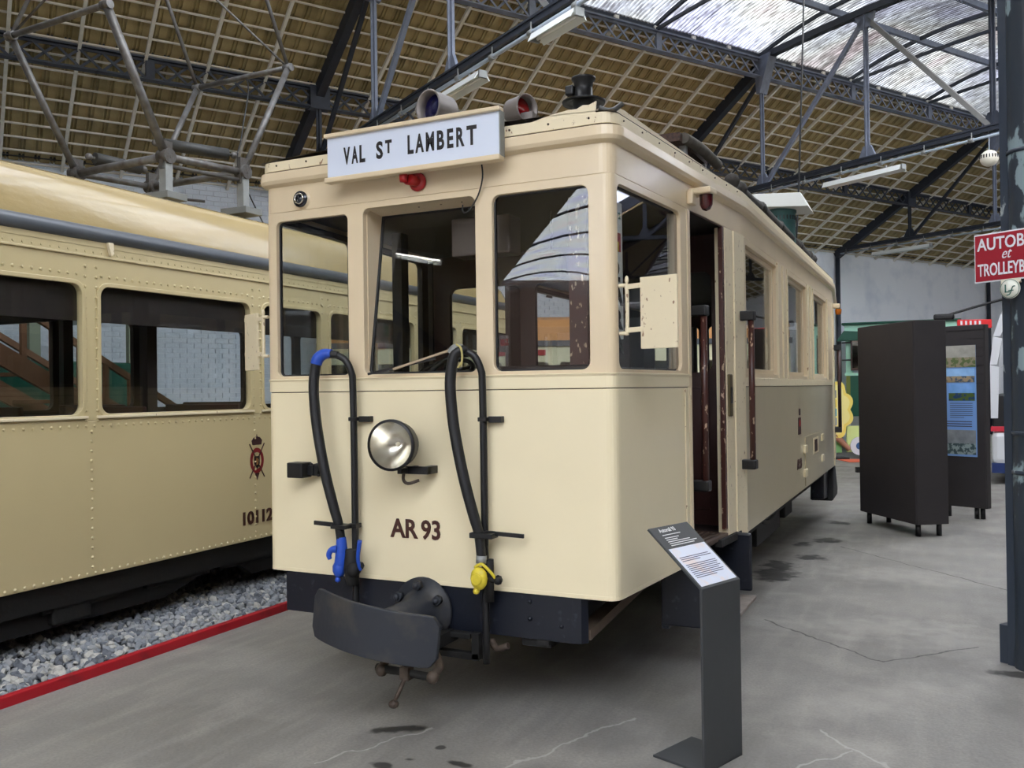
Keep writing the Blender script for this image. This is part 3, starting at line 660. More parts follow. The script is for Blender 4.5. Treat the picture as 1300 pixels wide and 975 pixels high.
# right side of the platform
SR = frame_at((2, 0, 0), (.0896, .996, 0))               # local x = distance from the corner; y into the car
SR_ = lambda s, d, z: tuple(SR @ Vector((s, d, z)))
plate('side_window_frame', [(.045, 1.66), (1.02, 1.66), (1.02, 2.578), (.045, 2.578)], [rrect(.055, 1.690, .880, 2.540, .045)], .045, CREAM2, TR, SR)
pane('side_window_pane', SR @ Matrix.Translation((0, .032, 0)), .048, 1.685, .885, 2.545)
MB().b2((.84, .02, 1.70), (.885, .06, 2.53)).build('sash_post', mat('worn_taupe_paint', (150, 138, 120), .5), TR).data.transform(wm(TR).inverted() @ SR @ wm(TR))
def sbox(name, lo, hi, m_, M=SR, parent=TR, bevel=.003, **kw):
    q = MB(); q.b2(lo, hi); q.v = [tuple(M @ Vector(v)) for v in q.v]
    return q.build(name, m_, parent, bevel=bevel, **kw)
sbox('panel_edge_strip', (.985, -.006, .64), (1.00, .01, 1.60), CREAM_CHIP)
sbox('door_post', (.905, -.008, .64), (.912, .0, 1.60), CREAM_CHIP)
sbox('door_post', (.975, -.004, .66), (1.022, .05, 2.575), CREAM2)
sbox('door_jamb', (1.605, .0, .74), (1.64, .028, 2.575), BROWNCHIP)
sbox('door_post', (1.64, -.004, .70), (1.80, .06, 2.575), CREAM_CHIP)
sbox('door_post', (1.80, -.014, .66), (2.015, .06, 2.575), CREAM_CHIP)
lock = sbox('door_lock', (1.655, -.018, 1.42), (1.725, -.002, 1.68), mat('dull_brass', (110, 98, 70), .45, metal=.6, noise=.3), bevel=.012)
sbox('lock_bolt', (1.675, -.024, 1.50), (1.705, -.016, 1.60), BLACK, parent=lock)
# brown inner door leaf folded inside, step, threshold
sbox('threshold', (1.0, .0, .690), (1.66, .30, .715), mat('ribbed_step_wood', (96, 78, 68), .6, noise=.3), bevel=.004)
for i in range(7): sbox('tread_rib', (1.05, .03+.035*i, .714), (1.58, .045+.035*i, .722), mat('ribbed_step_wood', (96, 78, 68)), bevel=0)
sbox('threshold_edge', (1.45, -.02, .655), (1.86, .02, .70), UNDER)
# grab rails
def rail(s, d, z0, z1, m_, r=.019):
    a, b = Vector(SR_(s, d, z0)), Vector(SR_(s, d, z1))
    g = MB().cyl(a, b, r, n=12).build('grab_rail', m_, TR)
    for z in (z0, z1): sbox('rail_bracket', (s-.035, d-.025, z-.03), (s+.035, d+.075, z+.03), BLACK, parent=g, bevel=.008)
    return g
rail(1.15, -.03, 1.05, 2.03, BROWNCHIP)
rail(1.935, -.075, 1.11, 2.05, BROWNCHIP)
# platform left side
SLM = frame_at((0, 0, 0), (-.0896, .996, 0))              # x backwards along the left side; y points outward
plate('side_window_frame', [(.055, 1.66), (1.95, 1.66), (1.95, 2.578), (.055, 2.578)], [rrect(.085, 1.690, .86, 2.540, .045), rrect(1.05, 1.690, 1.85, 2.540, .045)], .045, INT, TR, SLM @ Matrix.Translation((0, -.045, 0)))
pane('side_window_pane', SLM @ Matrix.Translation((0, -.02, 0)), .08, 1.685, .865, 2.545, gasket=False)
pane('side_window_pane', SLM @ Matrix.Translation((0, -.02, 0)), 1.045, 1.685, 1.855, 2.545, gasket=False)
# saloon sides
for sx, x, nm in ((1, 2.18, 'right'), (-1, -.18, 'left')):
    M = frame_at((x, 0, 0), (0, 1, 0)) if sx > 0 else frame_at((x, 0, 0), (0, 1, 0)) @ Matrix.Translation((0, -.05, 0)) @ Matrix.Translation((0, .0, 0))
    if sx < 0: M = Matrix.Translation((-.18, 0, 0)) @ Matrix(((0, -1, 0, 0), (1, 0, 0, 0), (0, 0, 1, 0), (0, 0, 0, 1))) @ Matrix.Translation((0, -.055, 0))
    pth = [(2.18, 2.0), (2.18, 7.3)] if sx > 0 else [(-.18, 7.3), (-.18, 2.0)]
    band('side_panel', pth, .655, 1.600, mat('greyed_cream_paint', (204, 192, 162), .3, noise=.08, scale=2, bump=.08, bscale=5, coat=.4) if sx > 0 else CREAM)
    band('belt_rail', pth, 1.604, 1.662, CREAM_CHIP, off=.004)
    band('seam_strip', pth, 1.597, 1.608, SEAM, off=-.006, th=.01, bevel=0)
    band('inner_lining', pth, .70, 1.66, INT, off=-.035, th=.012, bevel=0)
    holes = [(2.13, 3.35), (3.86, 5.05), (5.52, 6.68)]
    plate('saloon_window_frame', [(2.0, 1.66), (7.3, 1.66), (7.3, 2.578), (2.0, 2.578)], [rrect(a, 1.690, b, 2.535, .02) for a, b in holes], .055, CREAM2 if sx > 0 else INT, TR, M)
    for a, b in holes:
        g = pane('saloon_window_pane', M @ Matrix.Translation((0, .042 if sx > 0 else .012, 0)), a+.01, 1.70, b-.01, 2.525, gasket=False)
        if sx > 0:
            plate('sash', rrect(a+.002, 1.692, b-.002, 2.533, .015), [rrect(a+.05, 1.725, b-.05, 2.50, .015)], .022, CREAM2, g, M @ Matrix.Translation((0, .03, 0)), bev=.003)
    if sx > 0:
        for y in (3.35, 3.60, 3.83, 5.06, 5.28, 5.49, 6.72): sbox('pillar_strip', (y, -.012, 1.665), (y+.028, .01, 2.57), CREAM_CHIP, M)
        sbox('panel_edge_strip', (2.0, -.008, .66), (2.03, .01, 1.60), CREAM_CHIP, M)
# rear platform right side: posts, panel, door opening
RR = frame_at((2.18, 7.3, 0), (-.0896, .996, 0))
sbox('door_post', (-.02, -.012, .66), (.16, .06, 2.575), CREAM_CHIP, RR)
sbox('door_post', (.88, -.004, .66), (.96, .06, 2.575), CREAM2, RR)
sbox('rear_side_panel', (.88, -.002, .64), (2.0, .03, 1.66), YEL, RR)
plate('rear_window_frame', [(.9, 1.66), (2.0, 1.66), (2.0, 2.578), (.9, 2.578)], [rrect(1.0, 1.69, 1.9, 2.54, .04)], .045, CREAM2, TR, RR)
RL = frame_at((-.18, 7.3, 0), (.0896, .996, 0)) @ Matrix.Translation((0, -.04, 0))
sbox('rear_side_panel', (0, -.0, .64), (2.0, .03, 1.66), CREAM, RL)
plate('rear_window_frame', [(0, 1.66), (2.0, 1.66), (2.0, 2.578), (0, 2.578)], [rrect(.1, 1.69, .95, 2.54, .04), rrect(1.05, 1.69, 1.9, 2.54, .04)], .04, INT, TR, RL)
plate('rear_end_frame', [(0.02, .64), (1.98, .64), (1.98, 2.578), (0.02, 2.578)], [rrect(*HL, .03), rrect(*HMid, .035), rrect(*HR, .04)], .045, INT, TR, Matrix.Translation((0, 9.26, 0)))
for d in (.0, .055):
    g = MB().cyl(RR @ Vector((.03+d*3, -.07, 1.05)), RR @ Vector((.03+d*3, -.07, 2.08)), .02, n=10).build('grab_rail', BROWN, TR)
    for z in (1.08, 2.05): sbox('rail_bracket', (.0+d*3, -.09, z-.03), (.06+d*3, .0, z+.03), BLACK, RR, g)
# roof
q = MB(); ny, nx = 40, 20; vs = []
for j in range(ny+1):
    y = -.02+9.34*j/ny if j not in (0, 1, ny-1, ny) else {0: -.016, 1: .10, ny-1: 9.2, ny: 9.316}[j]
    hw = (1+.09*min(max(y, 0), 2)) if y < 7.3 else 1.18-.09*(y-7.3)
    e = min(y+.03, 9.33-y); fz = min(1, (max(e, 0)/.45))**.5
    for i in range(nx+1):
        t = -1+2*i/nx; vs.append((1+(hw+.016)*t, y, 2.855+.135*fz*(1-abs(t)**2.6)))
q.add(vs, [(j*(nx+1)+i, j*(nx+1)+i+1, (j+1)*(nx+1)+i+1, (j+1)*(nx+1)+i) for j in range(ny) for i in range(nx)], True)
q.build('roof', mat('dusty_roof_canvas', (128, 122, 110), .8, noise=.2, scale=6), TR)
# torn flashing at the front right corner of the roof edge
MB().prism([(1.60, 2.85), (1.93, 2.852), (1.935, 2.905), (1.90, 2.892), (1.87, 2.895), (1.84, 2.882), (1.80, 2.884), (1.70, 2.872)], (-.012, -.004), lambda a, b, c: (a, c, b)).build('torn_flashing', CREAM_CHIP, TR)
MB().tube([(1.945, -.0, 2.875), (1.975, .01, 2.862), (2.005, .03, 2.866), (2.03, .07, 2.90)], .012, 8).build('rolled_flashing', mat('dull_lead', (80, 80, 78), .5, metal=.4), TR)
MB().prism([(.02, 2.85), (.10, 2.895), (.16, 2.90), (1.9, 2.862), (1.92, 2.85)], (.006, .018), lambda a, b, c: SR_(a, c, b)).build('side_flashing', CREAM_CHIP, TR)
# interior shell
MB().add([(x, y, z) for z in (.66, .70) for x, y in [(.04, .04), (1.96, .04), (2.13, 2.0), (2.13, 7.3), (1.96, 9.25), (.04, 9.25), (-.13, 7.3), (-.13, 2.0)]],
         [(7, 6, 5, 4, 3, 2, 1, 0), (8, 9, 10, 11, 12, 13, 14, 15)]+[(i, (i+1) % 8, 8+(i+1) % 8, 8+i) for i in range(8)]).build('floor_board', INT, TR)
MB().add([(x, y, z) for z in (2.60, 2.63) for x, y in [(.04, .2), (1.96, .2), (2.13, 2.0), (2.13, 7.3), (1.96, 9.25), (.04, 9.25), (-.13, 7.3), (-.13, 2.0)]],
         [(7, 6, 5, 4, 3, 2, 1, 0), (8, 9, 10, 11, 12, 13, 14, 15)]+[(i, (i+1) % 8, 8+(i+1) % 8, 8+i) for i in range(8)]).build('ceiling_board', INTC, TR)
for y in (2.0, 7.28):
    plate('bulkhead', [(-.12, .70), (2.12, .70), (2.12, 2.61), (-.12, 2.61)], [rrect(.02, 1.70, .60, 2.36, .06), rrect(.72, .73, 1.24, 2.36, .05), rrect(1.42, 1.70, 1.98, 2.36, .06)], .04, BROWN, TR, Matrix.Translation((0, y, 0)))
    for x0_, x1_ in ((1.42, 1.66), (1.72, 1.96), (.04, .30), (.34, .60)): MB().b2((x0_, y-.012, .80), (x1_, y+.002, 1.60)).build('bulkhead_panel', BROWN, TR, bevel=.006)
for y in (3.6, 5.28):
    for x in (-.10, 2.09): MB().b2((x-.02, y-.05, 1.6), (x+.04, y+.05, 2.6)).build('inner_pillar', INT, TR)
for y in (2.9, 4.2, 5.5, 6.6):
    for x in (.22, 1.72):
        s_ = MB().b2((x-.32, y-.22, 1.08), (x+.32, y+.22, 1.15)).b2((x-.28, y-.18, .70), (x+.28, y+.18, 1.08)).build('bench_seat', BROWN, TR, bevel=.01)
        MB().b2((x-.32, y+.18, 1.12), (x+.32, y+.24, 1.62)).build('bench_back', BROWN, s_, bevel=.01)
# driver's desk, wheel, levers, black pillars, blind box
MB().b2((.62, .10, .70), (1.20, .34, 1.55)).build('driver_desk', INTBLK, TR, bevel=.01)
wheel = MB().lathe([(.155+.012*cos(a), .012*sin(a)) for a in [2*pi*i/8 for i in range(9)]], (.93, .33, 1.70), (0, -.5, 1), 28).build('handwheel', BLACK, TR)
MB().tube([(.93, .33, 1.70), (.93, .36, 1.3)], .02).build('wheel_column', BLACK, wheel)
for i in range(4):
    a = pi/2*i+.4; n_ = Vector((0, -.5, 1)).normalized(); e1 = Vector((1, 0, 0)); e2 = n_.cross(e1); MB().cyl((.93, .33, 1.70), Vector((.93, .33, 1.70))+(e1*cos(a)+e2*sin(a))*.155, .009, n=6).build('spoke', BLACK, wheel)
MB().tube([(.78, .34, 1.66), (.95, .36, 1.78), (1.15, .38, 1.79)], .014).build('control_lever', BLACK, TR)
MB().cyl((1.22, .36, 1.2), (1.22, .36, 1.92), .016).build('brake_handle', BROWN, TR)
MB().b2((.20, .95, .7), (.27, 1.03, 2.6)).build('cab_post', INTBLK, TR)
MB().b2((1.46, 1.10, .7), (1.51, 1.15, 2.6)).build('cab_post', INTBLK, TR)
MB().b2((1.585, .50, .7), (1.685, .55, 2.6)).build('cab_post', BROWNCHIP, TR)
MB().b2((1.02, .26, 2.30), (1.36, .40, 2.50)).build('blind_box', mat('taupe_box_paint', (92, 80, 76), .5), TR, bevel=.01)
MB().b2((1.30, .72, 2.22), (1.44, .84, 2.36)).build('cab_lamp', INTBLK, TR, bevel=.02)
MB().tube([(1.37, .78, 2.3), (1.37, .78, 2.45), (1.37, .78, 2.6)], .008).build('lamp_cord', BLACK, TR)
MB().b2((1.30, .22, 1.50), (1.86, .34, 1.72)).build('instrument_shelf', INTBLK, TR, bevel=.01)
# notice board inside the right platform window
nb_ = sbox('notice_board', (.19, .095, 1.84), (.325, .105, 2.50), mat('white_notice_card', (238, 240, 238), .4), bevel=0, label='white vertical notice card behind the glass')
text('lettering', 'IT 2', .045, mat('green_ink', (60, 120, 110), .6), nb_, SR @ Matrix.Translation((.225, .092, 2.42)))
sbox('crest', (.24, .090, 2.26), (.295, .094, 2.35), REDM, parent=nb_, bevel=0); sbox('crest', (.24, .088, 2.26), (.268, .092, 2.305), YELLOW, parent=nb_, bevel=0)
for i, ch in enumerate('2ARA'):
    text('lettering', ch, .125, INK, nb_, SR @ Matrix.Translation((.205, .092, 2.12-.115*i)), sx=1.25, bold=.005)
# ---------------------------------------------------------------- destination board
bd = MB().b2((.508, -.11, 2.69), (1.494, -.075, 2.90)).build('destination_board', SIGNW, TR, bevel=.003, label='white destination board lettered VAL ST LAMBERT')
MB().b2((.500, -.130, 2.898), (1.500, -.075, 2.918)).build('board_rail', CREAM2, bd, bevel=.004)
MB().b2((.500, -.130, 2.668), (1.500, -.075, 2.695)).build('board_rail', CREAM2, bd, bevel=.006)
MB().b2((1.494, -.116, 2.69), (1.500, -.07, 2.90)).build('board_end', GALV, bd)
for x in (.65, 1.35): MB().b2((x-.02, -.08, 2.74), (x+.02, .0, 2.80)).build('board_bracket', CREAM2, bd)
YB = -.1115
def bl_(body, x0, x1, z, h):
    """board letters set between x0 and x1"""
    o = text('lettering', body, h/.70, INK, bd, Matrix.Identity(4), bold=.0045)
    xs = [v.co.x for v in o.data.vertices]; k = (x1-x0)/(max(xs)-min(xs)); xm = min(xs); zs = [v.co.z for v in o.data.vertices]; kz = h/(max(zs)-min(zs)); zm = min(zs); off = wm(bd).inverted() @ Vector((x0, YB, z)); ym = min(v.co.y for v in o.data.vertices)
    for v in o.data.vertices: v.co = Vector((off.x+(v.co.x-xm)*k, off.y+(v.co.y-ym), off.z+(v.co.z-zm)*kz))
for ch, xa, xb in (('V', .610, .650), ('A', .660, .698), ('L', .708, .742)): bl_(ch, xa, xb, 2.752, .088)
bl_('S', .808, .848, 2.756, .088); bl_('T', .862, .900, 2.778, .066)
for ch, xa, xb in (('L', .992, 1.026), ('A', 1.036, 1.084), ('M', 1.096, 1.142), ('B', 1.158, 1.198), ('E', 1.214, 1.248), ('R', 1.264, 1.308), ('T', 1.320, 1.374)): bl_(ch, xa, xb, 2.758, .093)
# ---------------------------------------------------------------- front fittings
rl = MB().lathe([(.0, .02), (.040, .02), (.050, .0), (.058, -.005), (.058, -.02)], (.262, -.0, 2.632), (0, -1, 0), 24).build('recessed_lamp', CREAM2, TR)
MB().lathe([(.043, 0), (.043, .010), (.036, .006), (.036, .012), (.022, .007), (.012, .016), (0, .018)], (.262, -.018, 2.632), (0, -1, 0), 24).build('lamp_lens', mat('dark_glass_lens', (58, 60, 66), .12, metal=.5), rl)
rh = MB().lathe([(.045, 0), (.048, .01), (.036, .016), (.0, .02)], (.985, -.002, 2.645), (0, -1, 0), 16).build('red_lamp_holder', REDM, TR, label='small red painted horn below the board')
MB().cyl((.985, -.01, 2.645), (.965, -.07, 2.655), .024, .034, 12).cyl((.965, -.07, 2.655), (.93, -.085, 2.655), .026, .022, 10).build('horn_cap', REDM, rh)
MB().tube([(1.365, -.05, 2.69), (1.36, -.03, 2.62), (1.33, -.02, 2.54), (1.29, -.03, 2.475), (1.265, -.03, 2.46), (1.25, -.03, 2.47), (1.25, -.03, 2.50)], .004, 6).build('loose_cable', BLACK, TR)
MB().lathe([(.030, .0), (.030, .006), (.024, .006), (.024, .0)], (.262, -.033, 2.632), (0, -1, 0), 20).build('lens_ring', CHROME, rl)
# plug socket
so = MB().b2((.225, -.115, 1.155), (.325, -.03, 1.235)).build('plug_socket', BLACK, TR, bevel=.006)
MB().cyl((.355, -.0, 1.195), (.355, -.06, 1.195), .036, .03, 14).b2((.30, -.07, 1.17), (.36, -.0, 1.22)).build('socket_flange', BLACK, so)
q = MB()
for a in range(4): q.ball((.355+.035*cos(a*pi/2+.7), -.045, 1.195+.035*sin(a*pi/2+.7)), .010, 6)
q.build('socket_nuts', BLACK, so, kind='stuff')
# headlight
hc = Vector((.935, -.19, 1.342)); ax = Vector((.10, -1, .0)).normalized()
hd = MB().lathe([(.0, -.155), (.045, -.150), (.085, -.115), (.110, -.06), (.120, 0), (.125, .005), (.125, .022), (.112, .024)], hc, ax, 36).build('headlight', BLACK, TR, label='large round black headlight with chrome reflector')
MB().lathe([(.113, .018), (.105, .0), (.08, -.05), (.045, -.085), (.015, -.10), (.0, -.10)], hc, ax, 36).build('reflector', CHROME, hd)
MB().ball(hc+ax*-.06, .013, 10).build('bulb', mat('bulb_glass', (200, 190, 165), .1), hd)
MB().lathe([(.0, .030), (.05, .028), (.09, .023), (.113, .018)], hc, ax, 36).build('lens', glass('lens_glass', (.97, .97, .97), refl=.35), hd)
MB().b2((.93, -.10, 1.195), (1.075, -.07, 1.232)).b2((.94, -.16, 1.20), (.965, .0, 1.228)).b2((1.04, -.09, 1.195), (1.075, 0, 1.232)).build('lamp_bracket', BLACK, hd, bevel=.003)
MB().tube([(.955, -.12, 1.21), (.95, -.12, 1.17), (.97, -.11, 1.15), (1.02, -.09, 1.165)], .008, 8).build('bracket_hook', RUST, hd)
# fleet number
text('lettering', 'AR', .130, INKB, TR, Matrix.Translation((.798, -.0035, .866)), sx=.93, bold=.003)
text('lettering', '93', .130, INKB, TR, Matrix.Translation((.975, -.0035, .866)), sx=.90, bold=.003)
# brake hoses
def hose(px, hx, side, zb, zh, tape, coup, strapdir, nm):
    t = MB().tube([(px, -.045, zb), (px, -.045, 1.2), (px, -.05, 1.62), (px-.005, -.055, 1.70), (px-.035, -.065, 1.765), (px-.08, -.075, 1.79)], .018, 12).build('air_pipe', BLACK, TR)
    h = MB().tube([(px-.07, -.075, 1.792), (hx+.045, -.09, 1.795), (hx+.012, -.10, 1.77), (hx-.005, -.105, 1.70), (hx-.008, -.11, 1.60), (hx+.010, -.11, 1.42), (hx+.055, -.11, 1.20), (hx+.10, -.10, 1.02), (hx+.125, -.09, .92), (hx+.135, -.085, zh)], [.018, .022, .026, .027, .027, .027, .027, .026, .024, .023], 14).build('brake_hose', RUBBER, TR, label=nm)
    MB().b2((px-.02, -.068, 1.452), (px+.024, -.02, 1.472)).b2((px+.02, -.035, 1.446), (px+.09, -.022, 1.476)).b2((px+.07, -.035, 1.446), (px+.09, 0, 1.476)).build('pipe_clamp', BLACK, t, bevel=.003)
    return t, h
p1, h1 = hose(.607, .413, 1, .40, .83, BLUE, BLUE, -1, 'black brake hose with blue tape and coupling')
MB().tube([(.50, -.083, 1.800), (.455, -.09, 1.797), (.425, -.098, 1.775), (.415, -.103, 1.745)], [.022, .029, .031, .030], 12, 4).build('blue_tape', BLUE, h1)
MB().tube([(.548, -.085, .86), (.55, -.085, .78), (.545, -.087, .72), (.54, -.09, .66)], [.024, .032, .034, .018], 12).build('hose_coupling', BLUE, h1, label='blue hose coupling')
q = MB(); q.tube([(.535, -.10, .80), (.505, -.11, .795), (.492, -.115, .77), (.500, -.115, .748)], [.022, .016, .014, .010], 10); q.ball((.54, -.10, .70), .035, 10, (1, .7, 1.3)); q.ball((.535, -.10, .645), .016, 8)
q.build('coupling_hook', BLUE, h1)
MB().box((.46, -.10, .925), (.14, .012, .022), Matrix.Rotation(.04, 3, 'Y')).b2((.51, -.125, .905), (.60, -.05, .925)).b2((.58, -.07, .905), (.63, -.02, .928)).build('hose_strap', BLACK, h1, bevel=.003)
v1 = MB().tube([(.60, -.07, .80), (.605, -.075, .70), (.605, -.07, .62)], [.03, .042, .028], 12).ball((.625, -.09, .70), .04, 10).ball((.66, -.08, .72), .022, 8).build('air_cock', UNDER, TR)
MB().tube([(.665, -.085, .70), (.668, -.11, .76), (.688, -.12, .855)], [.009, .010, .012], 8).build('cock_handle', BLUE, v1, label='blue cock handle')
p2, h2 = hose(1.355, 1.222, 1, .30, .80, YELLOW, YELLOW, 1, 'black brake hose with yellow coupling')
MB().tube([(1.27, -.085, 1.80), (1.235, -.09, 1.80), (1.215, -.095, 1.775)], [.020, .026, .026], 10).build('hose_clip', GALV, h2)
MB().tube([(1.25, -.11, 1.82), (1.28, -.12, 1.80), (1.285, -.12, 1.74), (1.262, -.12, 1.71)], .005, 6).build('wire_loop', mat('yellowed_wire', (190, 175, 110), .6), h2)
MB().box((1.475, -.075, .925), (.20, .012, .020), Matrix.Rotation(.03, 3, 'Y')).b2((1.31, -.12, .905), (1.43, -.05, .93)).build('hose_strap', BLACK, h2, bevel=.003)
MB().tube([(1.357, -.085, .82), (1.356, -.088, .785)], .026, 12).build('hose_clip', GALV, h2)
q = MB().ball((1.35, -.10, .715), .045, 12, (1, .6, 1.25)).ball((1.335, -.10, .655), .018, 8).cyl((1.35, -.135, .715), (1.35, -.10, .715), .025, .032, 14).tube([(1.33, -.1, .765), (1.37, -.11, .785), (1.41, -.1, .75), (1.43, -.09, .72)], .008, 6)
q.build('hose_coupling', YELLOW, h2, label='yellow hose coupling')
MB().tube([(1.385, -.06, .80), (1.385, -.06, .60)], .022, 10).cyl((1.36, -.06, .71), (1.44, -.08, .71), .016).ball((1.44, -.08, .71), .024, 8).build('air_cock', UNDER, TR)
# windscreen wiper
wp = MB().tube([(1.235, -.02, 1.775), (1.21, -.05, 1.79), (1.17, -.05, 1.80)], .010, 8).ball((1.235, -.03, 1.79), .022, 8).build('wiper', RUST, TR)
MB().beam((1.185, -.052, 1.797), (.86, -.055, 1.712), .018, .010).build('wiper_arm', mat('tan_wiper_arm', (170, 150, 125), .5), wp)
MB().beam((.70, -.05, 1.690), (1.10, -.05, 1.760), .006, .012).build('wiper_blade', BLACK, wp)
# ---------------------------------------------------------------- headstock beam and underframe
q = MB()
def hs(x, y0): return (x, y0)
pts = [(.10, -.0), (1.80, -.0), (1.86, .03), (1.90, .10)]
sweep('headstock', [(.105, .10), (.11, .012), (1.775, .012), (1.815, .022), (1.84, .05)], [(0, .425), (0, .65), (-.02, .65), (-.02, .425)], NAVY, label='dark navy front headstock beam')
for x, z in ((1.56, .60), (1.56, .52), (1.72, .50)): MB().ball((x, .012, z), .012, 8).build('bolt', NAVY, TR)
MB().b2((.30, -.0, .405), (.42, .05, .425)).b2((1.60, .0, .405), (1.66, .05, .428)).build('beam_clips', UNDER, TR, kind='stuff')
MB().beam((1.74, .12, .50), (1.55, 1.5, .50), .05, .10).build('side_brace', UNDER, TR)
MB().beam((1.81, .06, .46), (1.78, 1.7, .56), .07, .05).build('side_brace', mat('dusty_brown_iron', (104, 88, 74), .8, noise=.3), TR)
MB().beam((.12, .12, .47), (.45, 1.5, .42), .06, .14).build('side_brace', UNDER, TR)
MB().b2((.35, .05, .38), (.50, 9.2, .64)).build('sole_bar', UNDER, TR)
MB().b2((1.50, .05, .38), (1.65, 9.2, .64)).build('sole_bar', UNDER, TR)
MB().b2((.10, 1.9, .44), (1.95, 7.3, .64)).build('underframe', UNDER, TR)
# navy step apron and step board
MB().b2((1.90, 1.02, .28), (2.16, 1.05, .70)).build('step_cheek', NAVY, TR, bevel=.01)
MB().b2((2.00, 1.76, .34), (2.26, 1.79, .70)).build('step_cheek', NAVY, TR, bevel=.02)
MB().b2((1.90, 1.03, .26), (1.94, 1.80, .66)).build('step_back', NAVY, TR)
MB().b2((2.02, 1.07, .305), (2.29, 1.74, .325)).build('step_board', mat('grey_step_wood', (140, 130, 122), .7, noise=.3, scale=20), TR, bevel=.004)
# running gear
for y in (2.95, 6.3):
    ws = MB().cyl((.35, y, .36), (1.65, y, .36), .06, n=14).build('axle', UNDER, TR)
    for x in (.46, 1.48):
        MB().lathe([(.0, 0), (.10, 0), (.12, .03), (.30, .02), (.33, -.01), (.36, -.01), (.36, .07), (.33, .08), (.30, .05), (0, .05)], (x, y, .36), (1, 0, 0), 28).build('wheel', UNDER, ws)
    for x in (.28, 1.70):
        MB().b2((x-.06, y-.14, .26), (x+.06, y+.14, .50)).build('axle_box', UNDER, ws, bevel=.02)
        MB().tube([(x, y-.55, .60), (x, y-.25, .54), (x, y, .52), (x, y+.25, .54), (x, y+.55, .60)], .03, 8).build('leaf_spring', UNDER, ws)
MB().b2((1.55, 3.9, .24), (1.90, 5.1, .55)).build('battery_box', UNDER, TR, bevel=.01)
MB().b2((1.62, 5.3, .30), (1.92, 5.75, .60)).build('equipment_box', UNDER, TR, bevel=.01)
MB().cyl((1.75, 1.95, .50), (1.75, 2.5, .50), .11, n=16).build('air_tank', UNDER, TR)
MB().tube([(2.0, 3.3, .60), (2.02, 3.6, .50), (2.02, 4.0, .49), (2.0, 4.3, .58)], .02).build('cable_loop', UNDER, TR)
for y in (3.0, 4.4, 5.9): MB().beam((2.06, y, .66), (1.90, y, .42), .05, .02).build('bracket', UNDER, TR)
MB().b2((2.06, 2.1, .58), (2.10, 7.2, .65)).build('side_sill', UNDER, TR)
# rear apron
q = MB(); q.prism([(6.95, .62), (7.55, .64), (7.62, .34), (7.50, .26), (6.95, .30)], (1.95, 2.10), lambda a, b, c: (c, a, b)); q.build('rear_apron', NAVY, TR, bevel=.02)
q = MB(); q.prism([(7.42, .66), (7.60, .66), (7.85, .34), (7.78, .26), (7.3, .24)], (1.9, 2.16), lambda a, b, c: (c, a, b)); q.build('rear_fender', UNDER, TR, bevel=.02)
# side hatch, crest and number
M = frame_at((2.18, 0, 0), (0, 1, 0))
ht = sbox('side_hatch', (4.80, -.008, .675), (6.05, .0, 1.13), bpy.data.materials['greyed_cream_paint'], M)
sbox('hatch_slot', (5.35, -.012, .93), (5.75, -.006, 1.09), CREAM_CHIP, M, ht); sbox('hatch_slot', (5.42, -.016, .95), (5.62, -.010, 1.07), BROWN, M, ht)
for y, z in ((4.75, 1.02), (4.75, .80), (6.05, 1.06), (6.05, .84)): sbox('hinge', (y-.06, -.022, z-.035), (y+.10, 0, z+.035), CREAM, M, ht)
cr = sbox('crest', (4.40, -.004, 1.17), (4.56, .0, 1.32), mat('crest_brown', (60, 34, 36), .5), M, bevel=.0); MB().prism(rrect(4.43, 1.34, 4.53, 1.40, .02), (2.183, 2.186), lambda a, b, c: (c, a, b)).build('crown', mat('crest_brown', (60, 34, 36)), cr)
sbox('crest_band', (4.45, -.006, 1.24), (4.51, .0, 1.30), REDM, M, cr, bevel=0)
text('lettering', 'AR 93', .12, INKB, TR, M @ Matrix.Translation((4.30, -.003, .87)), sx=.9, bold=.003)
# red side lamp, mirror board, rear amber lamp
lb = sbox('lamp_bracket', (.98, -.035, 2.60), (1.06, .0, 2.68), CREAM2, bevel=.01); sbox('lamp_arm', (1.00, -.13, 2.655), (1.11, .0, 2.69), CREAM2, parent=lb, bevel=.008)
a = Vector(SR_(1.06, -.085, 2.66)); MB().lathe([(.0, -.095), (.022, -.085), (.035, -.06), (.037, -.01), (.040, 0), (.040, .012)], a, (0, 0, 1), 20).build('lamp_glass', DRED, lb, label='dark red domed side lamp')
lb = sbox('lamp_bracket', (.10, -.09, 2.52), (.17, .0, 2.575), CREAM2, RR, bevel=.008); a = RR @ Vector((.135, -.07, 2.51)); MB().lathe([(0, -.07), (.03, -.06), (.036, -.02), (.036, .0)], a, (0, 0, 1), 16).build('lamp_glass', AMBER, lb, label='small amber rear side lamp')
def mirror(px, py, dx, dy, ln, lbl, dz=0):
    """board on two arms: pivot at (px,py) on the corner post, arms along (dx,dy)"""
    d = Vector((dx, dy)).normalized(); P = lambda t, z: (px+d.x*t, py+d.y*t, z+dz)
    inx = -.03 if px > 1 else .03
    o = MB().tube([(px+inx, py, 2.065+dz), P(0, 2.065), P(.008, 2.05), P(.008, 1.86), P(0, 1.85), (px+inx, py, 1.85+dz)], .009, 8).build('signal_board_bracket', CREAM_CHIP, TR, label=lbl)
    for z in (2.058, 1.862): MB().beam(P(.0, z), P(ln, z+.008), .014, .022).ball(P(.008, z+.03), .014, 8, (.7, .7, 1.6)).build('board_arm', CREAM_CHIP, o)
    MB().beam(P(ln*.30, 1.935), P(ln, 1.935), .012, .32).build('signal_board', CREAM_CHIP, o, bevel=.003)
    return o
mirror(2.045, .035, .284, -.063, .262, 'hinged cream signal board on the right corner post')
mirror(-.045, .035, -.23, .11, .26, 'hinged cream signal board on the left corner post', -.045)
